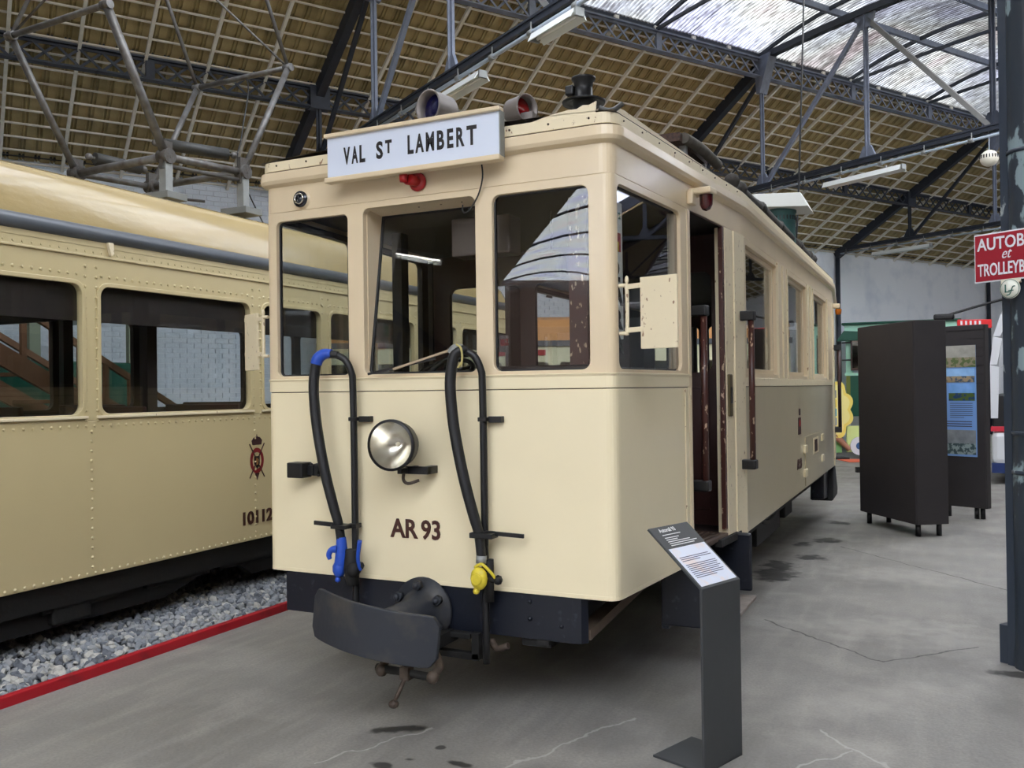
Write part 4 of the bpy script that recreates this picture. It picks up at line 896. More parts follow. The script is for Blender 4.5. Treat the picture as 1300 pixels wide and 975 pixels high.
# ---------------------------------------------------------------- buffer and coupling
fl = MB().lathe([(0, -.03), (.155, -.03), (.16, -.022), (.16, -.002), (.11, .0), (.10, .05), (.075, .10), (.07, .50), (0, .50)], (.985, -.02, .515), (0, -1, 0), 32).build('buffer', BUF, TR, label='central buffer with wide curved plate')
for i in range(6):
    a = pi/6+pi/3*i; MB().cyl((.985+.13*cos(a), -.045, .515+.13*sin(a)), (.985+.13*cos(a), -.075, .515+.13*sin(a)), .024, n=6).ball((.985+.13*cos(a), -.078, .515+.13*sin(a)), .016, 8).build('bolt', BUF, fl)
q = MB(); nx = 24; hw, hh, rr_ = .338, .116, .045
def bp(x, z, y): c_, s_ = cos(.118), sin(.118); return (.998+x*c_+z*s_, y, .540-x*s_+z*c_)
cols = []
for i in range(nx+1):
    t = -1+2*i/nx; x = hw*t; e = hw-abs(x); hz = hh-(rr_-math.sqrt(max(rr_**2-(rr_-e)**2, 0)) if e < rr_ else 0)
    y = -.545+.085*t*t; cols.append((x, hz, y))
vs = []
for x, hz, y in cols: vs += [bp(x, -hz, y), bp(x, hz, y), bp(x, hz, y+.022), bp(x, -hz, y+.022)]
fs = [(0, 1, 2, 3), (4*nx+3, 4*nx+2, 4*nx+1, 4*nx)]
for i in range(nx):
    for k in range(4): fs.append((4*i+k, 4*i+(k+1) % 4, 4*i+4+(k+1) % 4, 4*i+4+k))
q.add(vs, fs); q.build('buffer_plate', BUF, fl, bevel=.004)
cp = MB().b2((1.01, -.30, .37), (1.15, .05, .43)).cyl((1.02, -.32, .37), (1.14, -.32, .37), .03).build('drawhook', UNDER, TR)
for x in (1.0, 1.27):
    MB().tube([(1.08+(x-1.13)*.3, -.20, .43), (x, -.34, .37), (x+.0, -.40, .335)], .020, 10).ball((x, -.40, .328), .030, 10).build('coupling_link', RUST, cp)
MB().cyl((.97, -.395, .335), (1.29, -.395, .325), .018, n=12).build('coupling_screw', UNDER, cp)
MB().box((1.13, -.395, .330), (.05, .05, .06)).ball((1.13, -.395, .366), .018, 8).build('coupling_nut', RUST, cp, bevel=.008)
MB().tube([(1.13, -.41, .31), (1.11, -.43, .25), (1.095, -.44, .215)], .010, 8).ball((1.09, -.442, .198), .024, 12, (1, 1, .8)).build('coupling_handle', RUST, cp)
MB().b2((1.26, -.02, .30), (1.30, .02, .43)).b2((1.0, -.02, .30), (1.30, .02, .33)).b2((1.0, -.03, .40), (1.26, .03, .425)).build('guard_bracket', UNDER, TR, bevel=.003)
MB().tube([(1.36, .0, .40), (1.40, -.02, .37), (1.46, -.02, .39)], .016, 8).build('pipe_end', RUST, TR)
# ---------------------------------------------------------------- things on the roof
def rlamp(x, y, z, ax_, lens, lbl, k=1.0):
    o = MB().lathe([(a*k, b*k) for a, b in [(0, -.14), (.06, -.14), (.080, -.11), (.083, .02), (.087, .026), (.078, .028), (.074, -.01)]], (x, y, z), ax_, 24).b2((x-.04, y-.0, 2.93), (x+.04, y+.08, z-.05)).build('roof_lamp', mat('dull_lamp_can', (138, 130, 126), .45, metal=.3, noise=.2), TR, label=lbl)
    MB().lathe([(.075*k, -.03), (.05*k, -.022), (0, -.012)], (x, y, z), ax_, 24).build('lamp_glass', lens, o); return o
rlamp(1.005, .10, 3.045, (-.25, -1, 0), BLUEL, 'round roof lamp with dark blue lens')
rlamp(1.545, .06, 2.948, (.93, -.42, -.03), REDL, 'round roof lamp with red lens', .78)
ch = MB().lathe([(.085, -.08), (.085, .0), (.058, .02), (.056, .085), (.08, .078), (.108, .072), (.112, .082), (.06, .10), (.046, .105), (.046, .165)], (1.70, .45, 2.985), (0, 0, 1), 28).build('roof_vent', BLACK, TR, label='black stovepipe vent with wide brim')
MB().lathe([(.046, .150), (.05, .185), (.062, .195), (.062, .205), (0, .212)], (1.70, .45, 2.985), (0, 0, 1), 24).build('vent_cap', BLACK, ch)
MB().b2((1.615, .40, 3.10), (1.66, .44, 3.15)).build('vent_latch', BLACK, ch, bevel=.008)
rk = MB().b2((1.20, 1.80, 3.185), (1.84, 2.55, 3.24)).build('roof_radiator', mat('rusty_mesh', (84, 60, 50), .8, col2=(40, 30, 28), scale=60), TR)
MB().tube([(1.85, 1.86, 3.215), (1.88, 2.2, 3.22), (1.90, 2.62, 3.20)], .036, 10).build('lagged_pipe', mat('grey_pipe_lagging', (92, 86, 78), .9, noise=.35, scale=14, bump=.6, bscale=20), rk)
for y in (1.96, 2.50): MB().b2((1.78, y-.03, 2.93), (1.84, y+.03, 3.19)).build('radiator_leg', GALV, rk)
for y in (1.96, 2.50): MB().b2((1.44, y-.03, 2.93), (1.48, y+.03, 3.19)).build('radiator_leg', GALV, rk)
MB().b2((1.46, 1.92, 3.10), (1.80, 2.5, 3.18)).build('radiator_core', BLACK, rk)
LAG = mat('dark_lagging', (62, 58, 54), .9, noise=.4, scale=12, bump=.8, bscale=14)
rp = MB().tube([(1.98, 2.55, 3.02), (2.0, 2.85, 3.05), (2.02, 3.2, 3.03), (2.02, 3.6, 3.05), (2.03, 4.3, 3.03), (2.02, 4.6, 3.055), (2.03, 5.4, 3.03), (2.02, 5.7, 3.05), (2.02, 6.4, 3.03), (1.98, 6.9, 3.04)], .045, 10).build('roof_pipe', LAG, TR, label='dark lagged pipe along the roof edge')
for y in (2.5, 2.78, 3.55, 3.62, 4.5, 5.6, 5.75, 6.5, 6.85): MB().ball((2.02, y, 3.045), .060, 8, (1, .7, 1)).b2((2.0, y-.015, 2.90), (2.03, y+.015, 3.03)).build('pipe_joint', LAG, rp)
vt = MB().lathe([(.125, -.30), (.125, .10), (.135, .11), (.135, .15), (.11, .16)], (1.95, 5.2, 3.18), (0, 0, 1), 24).build('grey_green_vent', mat('blue_green_vent_paint', (58, 98, 96), .5, noise=.2), TR, label='blue green roof vent under a white cap')
q = MB()
for i in range(24): a = 2*pi*i/24; q.box((1.95+.125*cos(a), 5.2+.125*sin(a), 3.235), (.012, .012, .04), Matrix.Rotation(a, 3, 'Z'))
q.build('vent_slots', BLACK, vt, kind='stuff')
MB().add([(1.65, 4.98, 3.34), (2.22, 4.98, 3.30), (2.22, 5.45, 3.30), (1.65, 5.45, 3.34), (1.70, 5.0, 3.47), (2.15, 5.0, 3.44), (2.15, 5.4, 3.44), (1.70, 5.4, 3.47)], [(3, 2, 1, 0), (4, 5, 6, 7), (0, 1, 5, 4), (1, 2, 6, 5), (2, 3, 7, 6), (3, 0, 4, 7)]).build('vent_cap', mat('white_vent_cap', (196, 196, 190), .5), vt, bevel=.004)
# ================================================================ NEIGHBOUR TRAM (left)
NX_ = -1.6; NW = 2.3; NXC = NX_-NW/2; NY0, NY1 = -5.2, 6.6
NT = empty('tram', (NXC, .7, 0), 'long ochre cream riveted tram with pantograph, partly out of frame on the left', 'tram')
MN = frame_at((NX_, 0, 0), (0, 1, 0))
MF = Matrix.Translation((NX_-NW, 0, 0)) @ Matrix(((0, -1, 0, 0), (1, 0, 0, 0), (0, 0, 1, 0), (0, 0, 0, 1)))
def nplate(name, holes, y0, y1, z0, z1, M, m_, th=.05): return plate(name, [(y0, z0), (y1, z0), (y1, z1), (y0, z1)], holes, th, m_, NT, M)
MB().b2((NX_-.04, NY0, .44), (NX_, NY1, 1.44)).build('side_panel', YEL, NT, bevel=.006)
MB().b2((NX_-NW, NY0, .44), (NX_-NW+.04, NY1, 1.44)).build('side_panel', YEL, NT)
WIN = [(-5.0, -3.0), (-2.75, -1.35), (-1.24, .12), (.25, 1.655), (1.80, 2.55), (2.68, 4.1), (4.25, 5.0), (5.12, 6.42)]
wr = [rrect(a, 1.475, b, 2.315, .07) for a, b in WIN]
nplate('window_wall', wr, NY0, NY1, 1.44, 2.50, MN, YEL)
nplate('window_wall', wr, NY0, NY1, 1.44, 2.50, MF, mat('neighbour_interior', (62, 54, 46), .6))
for a, b in WIN:
    g = MB().prism(rrect(a-.01, 1.465, b+.01, 2.325, .07, 3), (.03, .036), lambda x, z, y: tuple(MN @ Vector((x, y, z)))).build('window_pane', GLASS, NT)
    plate('window_rim', rrect(a-.022, 1.452, b+.022, 2.337, .085), [rrect(a+.006, 1.480, b-.006, 2.309, .065)], .016, YEL, g, MN @ Matrix.Translation((0, -.010, 0)), bev=.004)
    MB().b2((NX_-.005, a-.03, 1.452), (NX_+.016, b+.03, 1.470)).build('window_ledge', CREAM_CHIP, g, bevel=.003)
    MB().b2((NX_-.07, a-.01, 2.08), (NX_-.05, b+.01, 2.33)).build('roller_blind', INT, g)
    MB().prism(rrect(a-.01, 1.465, b+.01, 2.325, .07, 3), (.03, .036), lambda x, z, y: tuple(MF @ Vector((x, y, z)))).build('window_pane', GLASSD, NT)
# letterboard, mouldings, gutter, roof
MB().b2((NX_-.05, NY0, 2.50), (NX_+.006, NY1, 2.60)).build('letterboard', YEL, NT, bevel=.004)
MB().b2((NX_-.02, NY0, 2.492), (NX_+.012, NY1, 2.506)).build('moulding', YEL, NT, bevel=.003)
MB().b2((NX_-.02, NY0, 2.560), (NX_+.009, NY1, 2.566)).build('moulding', YEL, NT)
MB().tube([(NX_-.012, NY0, 2.645), (NX_-.012, NY1-.3, 2.645)], .052, 12).build('gutter', GREYSTRIP, NT)
MB().prism([(.30, 2.60), (.34, 2.60), (.345, 2.53), (.325, 2.515), (.31, 2.56)], (NX_+.006, NX_+.03), lambda a, b, c: (c, a, b)).build('gutter_spout', CREAM_CHIP, NT)
q = MB(); prof = [(1.13, 2.69), (1.13, 2.72), (1.115, 2.84), (1.10, 2.955), (1.07, 2.995), (.98, 3.03), (.7, 3.07), (.35, 3.10), (0, 3.11)]
prof = prof+[(-x, z) for x, z in prof[-2::-1]]; n = len(prof); yy = [NY0, 5.4, 5.9, 6.3, 6.55]; zf = [1, 1, .9, .62, .2]; vs = []
for y, f in zip(yy, zf): vs += [(NXC+x*(1-.06*(1-f)), y, 2.68+(z-2.68)*f) for x, z in prof]
q.add(vs, [(j*n+i, j*n+i+1, (j+1)*n+i+1, (j+1)*n+i) for j in range(len(yy)-1) for i in range(n-1)], True)
q.build('roof', YROOF, NT)
MB().b2((NX_-NW+.06, NY0, 2.42), (NX_-.06, NY1, 2.46)).build('ceiling_board', INT, NT)
MB().b2((NX_-NW+.05, NY0, .85), (NX_-.05, NY1, .90)).build('floor_board', INT, NT)
MB().b2((NX_-NW+.05, NY0, .9), (NX_-NW+.08, NY1, 1.46)).build('inner_lining', INT, NT)
MB().b2((NX_-.08, NY0, .9), (NX_-.05, NY1, 1.46)).build('inner_lining', INT, NT)
for y in (NY0, NY1-.05):
    plate('end_wall', [(NX_-NW, .44), (NX_, .44), (NX_, 2.68), (NX_-NW, 2.68)], [rrect(NX_-NW+.15, 1.48, NX_-NW+.75, 2.3, .06), rrect(NX_-1.45, 1.48, NX_-.85, 2.3, .06), rrect(NX_-.75, 1.48, NX_-.15, 2.3, .06)], .05, YEL, NT, Matrix.Translation((0, y, 0)))
for y in (-1.3, .19, 1.72, 2.62, 4.18):
    MB().b2((NX_-NW+.06, y-.05, .9), (NX_-NW+.12, y+.05, 2.42)).build('inner_pillar', INT, NT)
MB().b2((NX_-NW+.1, 1.0, .9), (NX_-.1, 1.05, 1.45)).b2((NX_-NW+.1, 1.0, 2.2), (NX_-.1, 1.05, 2.42)).build('partition', INT, NT, kind='stuff')
MB().b2((NX_-.45, .98, .9), (NX_-.38, 1.07, 2.42)).build('partition_post', INT, NT)
for y in (-2.2, -.9, .5, 1.45, 2.9):
    for x in (-.5, -1.8):
        s_ = MB().b2((NX_+x-.4, y-.2, 1.15), (NX_+x+.4, y+.2, 1.22)).build('bench_seat', BROWN, NT, bevel=.01); MB().b2((NX_+x-.4, y+.18, 1.2), (NX_+x+.4, y+.22, 1.52)).build('bench_back', BROWN, s_, bevel=.01)
# rivets: rows as dome heads joined (thousands)
q = MB()
def riv(y, z): q.add([(NX_, y+a*.0115, z+b*.0115) for a, b in ((1, 0), (.5, .87), (-.5, .87), (-1, 0), (-.5, -.87), (.5, -.87))]+[(NX_+.009, y+a*.005, z+b*.005) for a, b in ((1, 0), (.5, .87), (-.5, .87), (-1, 0), (-.5, -.87), (.5, -.87))], [(6, 7, 8, 9, 10, 11)]+[(i, (i+1) % 6, 6+(i+1) % 6, 6+i) for i in range(6)])
y = -2.4
while y < 6.5:
    riv(y, .462); riv(y, 2.525); riv(y, 1.405)
    if any(a-.02 < y < b+.02 for a, b in WIN): riv(y, 2.375)
    y += .062
for yc in (-1.30, .185, 1.725, 2.615, 4.175):
    z = .50
    while z < 1.40: riv(yc-.03 if yc != .185 else yc-.005, z); z += .062
    z = 1.44
    while z < 2.50:
        riv(yc-.042, z); riv(yc+.042, z); z += .066
q.build('rivets', YEL, NT, kind='stuff')
# numbers and royal crest
text('lettering', '10112', .135, INKB, NT, MN @ Matrix.Translation((1.525, -.004, .575)), sx=1.08, bold=.005)
CRB = mat('crest_brown', (60, 34, 36), .5)
q = MB(); vs = []
for i in range(32):
    a = 2*pi*i/32
    for r in (.052, .078): vs.append((NX_+.003, 1.715+r*cos(a), 1.065+r*1.3*sin(a)))
q.add(vs, [(2*i, 2*i+1, (2*i+3) % 64, (2*i+2) % 64) for i in range(32)]); vs = [(NX_+.0005, b, c) for a, b, c in vs]; q.add(vs, [(2*i, (2*i+2) % 64, (2*i+3) % 64, 2*i+1) for i in range(32)])
cr = q.build('crest_ring', mat('crest_red', (120, 26, 32), .5), NT, label='painted red and brown crest with crown')
MB().prism([(1.685, 1.10), (1.745, 1.10), (1.745, 1.04), (1.715, 1.0), (1.685, 1.04)], (NX_, NX_+.004), lambda a, b, c: (c, a, b)).build('shield', BLACK, cr)
MB().prism([(1.70, 1.09), (1.73, 1.075), (1.722, 1.03), (1.705, 1.03)], (NX_+.004, NX_+.006), lambda a, b, c: (c, a, b)).build('shield_lion', mat('gold_leaf_brown', (150, 105, 60), .5), cr)
MB().prism([(1.665, 1.19), (1.765, 1.19), (1.775, 1.225), (1.75, 1.25), (1.72, 1.256), (1.715, 1.275), (1.71, 1.256), (1.68, 1.25), (1.655, 1.225)], (NX_, NX_+.004), lambda a, b, c: (c, a, b)).build('crown', CRB, cr)
MB().beam((NX_+.002, 1.63, 1.20), (NX_+.002, 1.80, .93), .008, .006).beam((NX_+.002, 1.80, 1.20), (NX_+.002, 1.63, .93), .008, .006).build('crossed_staffs', CRB, cr, kind='stuff')
MB().prism([(1.69, .965), (1.74, .965), (1.715, .91)], (NX_, NX_+.004), lambda a, b, c: (c, a, b)).build('crest_tassel', CRB, cr)
# undercarriage
MB().b2((NX_-.30, NY0, .28), (NX_-.06, NY1, .45)).build('sole_bar', UNDER, NT)
MB().b2((NX_-2.2, NY0, .30), (NX_-.3, NY1, .80)).build('underframe', UNDER, NT)
MB().prism([(-3, .34), (1.2, .34), (1.2, .22), (.9, .14), (-3, .14)], (NX_-.20, NX_-.14), lambda a, b, c: (c, a, b)).build('bogie_frame', UNDER, NT)
MB().prism([(1.5, .34), (5.6, .34), (5.6, .22), (5.2, .14), (1.8, .14)], (NX_-.20, NX_-.14), lambda a, b, c: (c, a, b)).build('bogie_frame', UNDER, NT)
for y in (-1.8, .1, 2.4, 4.6):
    MB().lathe([(0, 0), (.10, 0), (.12, .03), (.30, .02), (.34, -.01), (.37, -.01), (.37, .07), (.3, .06), (0, .05)], (NX_-.62, y, .38), (1, 0, 0), 26).build('wheel', UNDER, NT)
    MB().b2((NX_-.24, y-.14, .16), (NX_-.08, y+.14, .42)).build('axle_box', UNDER, NT, bevel=.02)
    MB().cyl((NX_-1.7, y, .38), (NX_-.6, y, .38), .06).build('axle', UNDER, NT)
for y0_, y1_ in ((-.1, .5), (.7, 1.3), (1.4, 2.0)): MB().b2((NX_-.26, y0_, .24), (NX_-.10, y1_, .40)).build('equipment_box', UNDER, NT, bevel=.01)
# ---- pantograph on its roof
PT = empty('pantograph', (-2.58, 1.65, 3.16), 'grey tubular diamond pantograph on the roof of the left tram', 'pantograph')
A_, B_, C_, D_ = Vector((-3.17, 1.34, 3.46)), Vector((-2.08, 1.27, 3.45)), Vector((-1.97, 2.0, 3.47)), Vector((-3.05, 2.02, 3.47))
def pt(name, pts, r, m_=PANTO, parent=PT): return MB().tube(pts, r, 10, 3).build(name, m_, parent)
pt('base_tube', [A_, B_], .032); pt('base_tube', [D_, C_], .030); pt('base_tube', [A_, D_], .026); pt('base_tube', [B_, C_], .030)
pt('base_tube', [B_+Vector((0, 0, -.07)), C_+Vector((0, 0, -.07))], .018, PANTOD)
Ak, Bk = Vector((-3.17, .76, 4.41)), Vector((-2.1, .75, 4.44)); Dk, Ck = Vector((-3.05, 2.58, 4.53)), Vector((-1.97, 2.60, 4.55))
pt('lower_arm', [A_, Ak], .028); pt('lower_arm', [B_, Bk], .033); pt('lower_arm', [D_, Dk], .026); pt('lower_arm', [C_, Ck], .027)
pt('knee_tube', [Ak, Bk], .024); pt('knee_tube', [Dk, Ck], .025)
top = 5.75
for k_, yy_ in ((Ak, 1.35), (Bk, 1.35), (Dk, 1.95), (Ck, 1.95)): pt('upper_arm', [k_, Vector((k_.x, yy_, top))], .017)
pt('upper_brace', [Ck, Vector((-3.05, 1.98, top))], .010); pt('upper_brace', [Ak, Vector((-2.1, 1.35, top))], .010)
pt('head_tube', [(-3.2, 1.35, top), (-1.95, 1.35, top)], .02); pt('head_tube', [(-3.2, 1.95, top), (-1.95, 1.95, top)], .02)
for x in (-3.1, -2.05): pt('head_tube', [(x, 1.3, top+.03), (x, 2.0, top+.03)], .02)
MB().b2((-3.3, 1.28, top+.04), (-1.85, 1.40, top+.08)).build('contact_strip', PANTOD, PT); MB().b2((-3.3, 1.90, top+.04), (-1.85, 2.02, top+.08)).build('contact_strip', PANTOD, PT)
for j in (A_, B_, C_, D_): MB().ball(j, .055, 10).cyl(j+Vector((-.05, 0, 0)), j+Vector((.05, 0, 0)), .06, n=12).b2(j-Vector((.02, .05, .1)), j+Vector((.02, .05, .12))).build('pivot_casting', PANTOD, PT)
for j in (Ak, Bk, Ck, Dk): MB().ball(j, .04, 10).cyl(j+Vector((-.04, 0, 0)), j+Vector((.04, 0, 0)), .035).build('knee_joint', PANTO, PT)
def spring(p, q_):
    p, q_ = Vector(p), Vector(q_); d = q_-p
    s_ = MB().cyl(p+d*.10, p+d*.92, .048, n=14).build('spring', mat('spring_black', (58, 58, 56), .5, noise=.3, scale=60), PT); MB().cyl(p, q_, .012, n=8).ball(p, .03).ball(q_, .03).build('spring_rod', PANTO, s_)
spring((-2.35, 1.42, 3.63), (-2.05, 1.98, 3.62)); spring((-2.95, 1.28, 3.56), (-2.9, 1.80, 3.56))
for j in (B_, C_, A_, D_):
    f = MB().b2((j.x-.035, j.y-.035, 3.14), (j.x+.035, j.y+.035, j.z)).build('foot_post', GALV, PT)
    MB().b2((j.x-.16, j.y-.10, 3.105), (j.x+.12, j.y+.10, 3.16)).build('foot_plate', mat('grey_plate', (120, 122, 120), .5, noise=.2), f, bevel=.004)
MB().tube([Dk*.45+Ck*.55, (-2.35, 2.50, 4.35), (-2.3, 2.35, 3.9), (-2.15, 2.15, 3.55), (-2.0, 2.35, 3.0)], .006, 6).build('rope', BLACK, PT)
MB().tube([(-3.25, 1.25, 3.28), (-3.3, 1.2, 3.32), (-3.25, 1.3, 3.38), (-2.9, 1.45, 3.3), (-2.3, 1.9, 3.24)], .012, 6).build('power_cable', PANTOD, PT)
# ================================================================ BALLAST AND KERB
kb = MB().b2((-1.085, -6, -.02), (-1.035, 1.7, .055)).build('kerb', KERB, None, bevel=.006, label='red painted steel kerb between the ballast and the concrete', cat='kerb')
bal = empty('ballast', (-1.7, 0, 0), kind='structure')
def stone(seed, r):
    rnd = random.Random(seed); bm = bmesh.new(); bmesh.ops.create_icosphere(bm, subdivisions=1, radius=r)
    for v in bm.verts: v.co = Vector((v.co.x*rnd.uniform(.7, 1.25), v.co.y*rnd.uniform(.65, 1.1), v.co.z*rnd.uniform(.45, .9)))
    for _ in range(3):
        n_ = Vector((rnd.uniform(-1, 1), rnd.uniform(-1, 1), rnd.uniform(-1, 1))).normalized()
        for v in bm.verts:
            d = v.co.dot(n_)-r*.62
            if d > 0: v.co -= n_*d
    bm.normal_update(); vs = [tuple(v.co) for v in bm.verts]; fs = [tuple(v.index for v in f.verts) for f in bm.faces]; bm.free(); return vs, fs
ST = [mat('ballast_stone_blue', (138, 143, 150), .85, noise=.25, scale=30), mat('ballast_stone_grey', (156, 158, 160), .85, noise=.25, scale=30), mat('ballast_stone_pale', (186, 184, 178), .85, noise=.2, scale=30), mat('ballast_stone_dark', (104, 108, 116), .85, noise=.3, scale=30)]
shapes = [stone(i, .030) for i in range(10)]
meshes = []
for k, (vs, fs) in enumerate(shapes):
    for m_ in ST:
        t_ = MB(); t_.add(vs, fs); meshes.append(t_.mesh('stone', m_))
rnd = random.Random(3); cand = []
y = -2.6
while y < 7:
    x = -1.12
    while x > -4.3:
        if not (x < -2.9 and y < 5): cand.append((x+rnd.uniform(-.014, .014), y+rnd.uniform(-.014, .014)))
        x -= .040 if y < 3 else .06
    y += .040 if y < 3 else .06
cxy = cam.matrix_world.translation
vis = sorted([c_ for c_ in cand if c_[0] > -1.9 and c_[1] > -.9+(-1.1-c_[0])*.35], key=lambda c_: math.hypot(c_[0]-cxy.x, c_[1]-cxy.y))[:300]; vset = set(vis)
for i, (x, y) in enumerate(vis):
    link('stone', meshes[rnd.randrange(len(meshes))], bal, Matrix.Translation((x+1.7, y, rnd.uniform(-.004, .03))) @ Matrix.Rotation(rnd.uniform(0, 6), 4, Vector((rnd.random(), rnd.random(), 1)).normalized()) @ Matrix.Scale(rnd.choice((.7, .9, 1, 1.2, 1.35)), 4))
lots = [MB() for _ in ST]
for (x, y) in cand:
    if (x, y) in vset: continue
    vs, fs = shapes[rnd.randrange(10)]; M_ = Matrix.Translation((x, y, rnd.uniform(-.006, .028))) @ Matrix.Rotation(rnd.uniform(0, 6), 4, Vector((rnd.random(), rnd.random(), 1)).normalized()) @ Matrix.Scale(rnd.choice((.75, .9, 1, 1.2, 1.3)), 4)
    lots[rnd.choice((0, 0, 1, 1, 1, 2, 3))].add([M_ @ Vector(v) for v in vs], fs)
for l_, m_ in zip(lots, ST): 
    me = bpy.data.meshes.new('stones'); me.from_pydata(l_.v, [], l_.f); me.materials.append(m_); me.transform(wm(bal).inverted()); link('stones', me, bal, kind='stuff')
MB().b2((NX_-.66, -12, -.02), (NX_-.59, 30, .006)).build('rail', mat('dull_steel_rail', (70, 66, 62), .5, metal=.5), None, label='steel rail on the ballast under the left tram', cat='rail')
# ================================================================ INFORMATION STAND
P1 = Vector((2.523, .110, 0)); P0 = Vector((2.422, -.160, 0)); wv = (P1-P0).normalized(); bk_ = Vector((-wv.y, wv.x, 0)); W_ = (P1-P0).length
IS = empty('information_stand', (P0+P1)/2+bk_*.02, 'low anthracite metal information stand with slanted printed top, in front of the railcar', 'information stand')
SM = Matrix((wv, bk_, Vector((0, 0, 1)))).transposed().to_4x4(); SM.translation = P0     # x width, y back, z up
f3 = lambda a, b, c: tuple(SM @ Vector((a, b, c)))
q = MB().b2((0, 0, 0), (W_, .012, .765)); q.v = [f3(*v) for v in q.v]; q.build('post', PANEL, IS, bevel=.002)
q = MB().b2((0, .0, 0), (W_, .265, .010)); q.v = [f3(*v) for v in q.v]; q.build('foot_plate', PANEL, IS, bevel=.002)
dv = (Vector((0, .272, .222))).normalized(); PL = .352
T = SM @ Matrix.Translation((0, 0, .765)) @ Matrix((Vector((1, 0, 0)), dv, Vector((1, 0, 0)).cross(dv))).transposed().to_4x4()
def tb(name, lo, hi, m_, parent=IS, bevel=.0015, **kw):
    q = MB().b2(lo, hi); q.v = [tuple(T @ Vector(v)) for v in q.v]; return q.build(name, m_, parent, bevel=bevel, **kw)
top_ = tb('slanted_top', (0, 0, -.010), (W_, PL, 0), PANEL)
pp = tb('printed_sheet', (.012, .012, 0), (W_-.012, .225, .0012), PAPER, top_, 0, label='pale printed sheet with lines of text')
GI = mat('grey_ink', (70, 72, 100), .6); WI = mat('white_ink', (225, 225, 225), .6)
T2 = T @ Matrix.Rotation(-pi/2, 4, 'X')
text('title', 'Autorail 93', .030, WI, top_, T2 @ Matrix.Translation((.05, -.0015, .318)), sx=.85, bold=.0006, depth=.0004)
rnd = random.Random(5)
for i, (y0_, ln) in enumerate(((.300, .13), (.283, .10), (.272, .08), (.261, .16), (.250, .20), (.239, .17))): tb('text_line', (.05, y0_, .0002), (.05+ln, y0_+.004, .0008), WI, top_, 0)
for y0_, ln in ((.168, .21), (.158, .22), (.148, .13), (.126, .22), (.116, .22), (.106, .21), (.096, .22), (.086, .20), (.076, .22), (.066, .21), (.056, .15)): tb('text_line', (.03, y0_, .0012), (.03+ln, y0_+.0035, .0018), GI, pp, 0)
# ================================================================ DISPLAY BOXES
def dbox(name, a, b, back, z0, z1, label, slats=False):
    a, b = Vector((*a, 0)), Vector((*b, 0)); x_ = (b-a).normalized(); y_ = Vector((-x_.y, x_.x, 0)); L_ = (b-a).length
    if y_.dot(a-Vector((3.3, -3.8, 0))) < 0: y_ = -y_
    M = Matrix((x_, y_, Vector((0, 0, 1)))).transposed().to_4x4(); M.translation = a
    t = empty(name, (a+b)/2+y_*back/2, label=label, cat='display box')
    def B(nm, lo, hi, m_, parent=t, bevel=.004, **kw):
        q = MB().b2(lo, hi); q.v = [tuple(M @ Vector(v)) for v in q.v]; return q.build(nm, m_, parent, bevel=bevel, **kw)
    B('carcass', (0, 0, z0), (L_, back, z1), BOX)
    B('front_panel', (.006, -.012, z0+.006), (L_-.006, .0, z1-.006), BOX)
    for px in (.08, L_-.08):
        for py in (.06, back-.06):
            ox = 0 if back > .2 else (py-.06)*3*(1 if px > .3 else -1)
            q = MB().cyl(M @ Vector((px+ox, py, 0)), M @ Vector((px+ox, py, z0)), .028, n=12); q.build('foot', BLACK, t)
    return t, M, B, L_
dbox('display_box', (2.46, 7.36), (3.08, 6.43), .36, .13, 2.275, 'black display box nearest the railcar, standing angled on short round feet')
t2, M2, B2, L2 = dbox('display_box', (3.25, 8.30), (3.795, 8.02), .10, .13, 2.30, 'black display box behind the other one, carrying the blue poster')
for i in range(7):
    z = 2.235-.105*i; B2('groove', (.005 if i == 0 else .41, -.016, z), (L2-.005, -.010, z+.007), BLACK, bevel=0)
po = B2('poster', (.06, -.020, .735), (.515, -.014, 2.06), mat('sky_blue_poster', (128, 168, 226), .3), bevel=0, label='tall blue poster with four photographs')
def photo(lo, hi, c1, c2, c3, nm):
    x0_, z0_ = lo; x1_, z1_ = hi; zm = z0_+(z1_-z0_)*.45
    a = B2('photo', (x0_, -.023, z0_), (x1_, -.020, z1_), mat(nm+'_sky', c1, .3, col2=tuple(min(255, v+35) for v in c1), scale=9), po, 0)
    B2('photo_ground', (x0_, -.024, z0_), (x1_, -.023, zm), mat(nm+'_ground', c2, .3, col2=c3, scale=22, thr=(.47, .53)), po, 0)
photo((.06, 1.80), (.515, 2.06), (150, 148, 140), (96, 112, 70), (150, 140, 120), 'aerial')
photo((.12, 1.62), (.50, 1.785), (130, 175, 225), (70, 90, 110), (170, 150, 120), 'quay'); photo((.19, 1.40), (.50, 1.605), (110, 160, 220), (84, 104, 52), (40, 70, 110), 'park')
photo((.07, .76), (.505, 1.05), (120, 125, 130), (150, 165, 165), (60, 80, 84), 'boat')
for i in range(8): B2('text_line', (.20, -.0212, 1.365-.024*i), (.20+.27-(.1 if i == 7 else 0), -.020, 1.372-.024*i), GI, po, 0)
for i in range(3): B2('text_line', (.09, -.0212, 1.145-.028*i), (.46, -.020, 1.157-.028*i), GI, po, 0)
for i in range(12): B2('title_letter', (.075, -.0212, 1.66-.035*i), (.092, -.020, 1.68-.035*i), GI, po, 0)
B2('edge_strip', (.048, -.024, .60), (.058, -.012, 2.08), SIGNW)
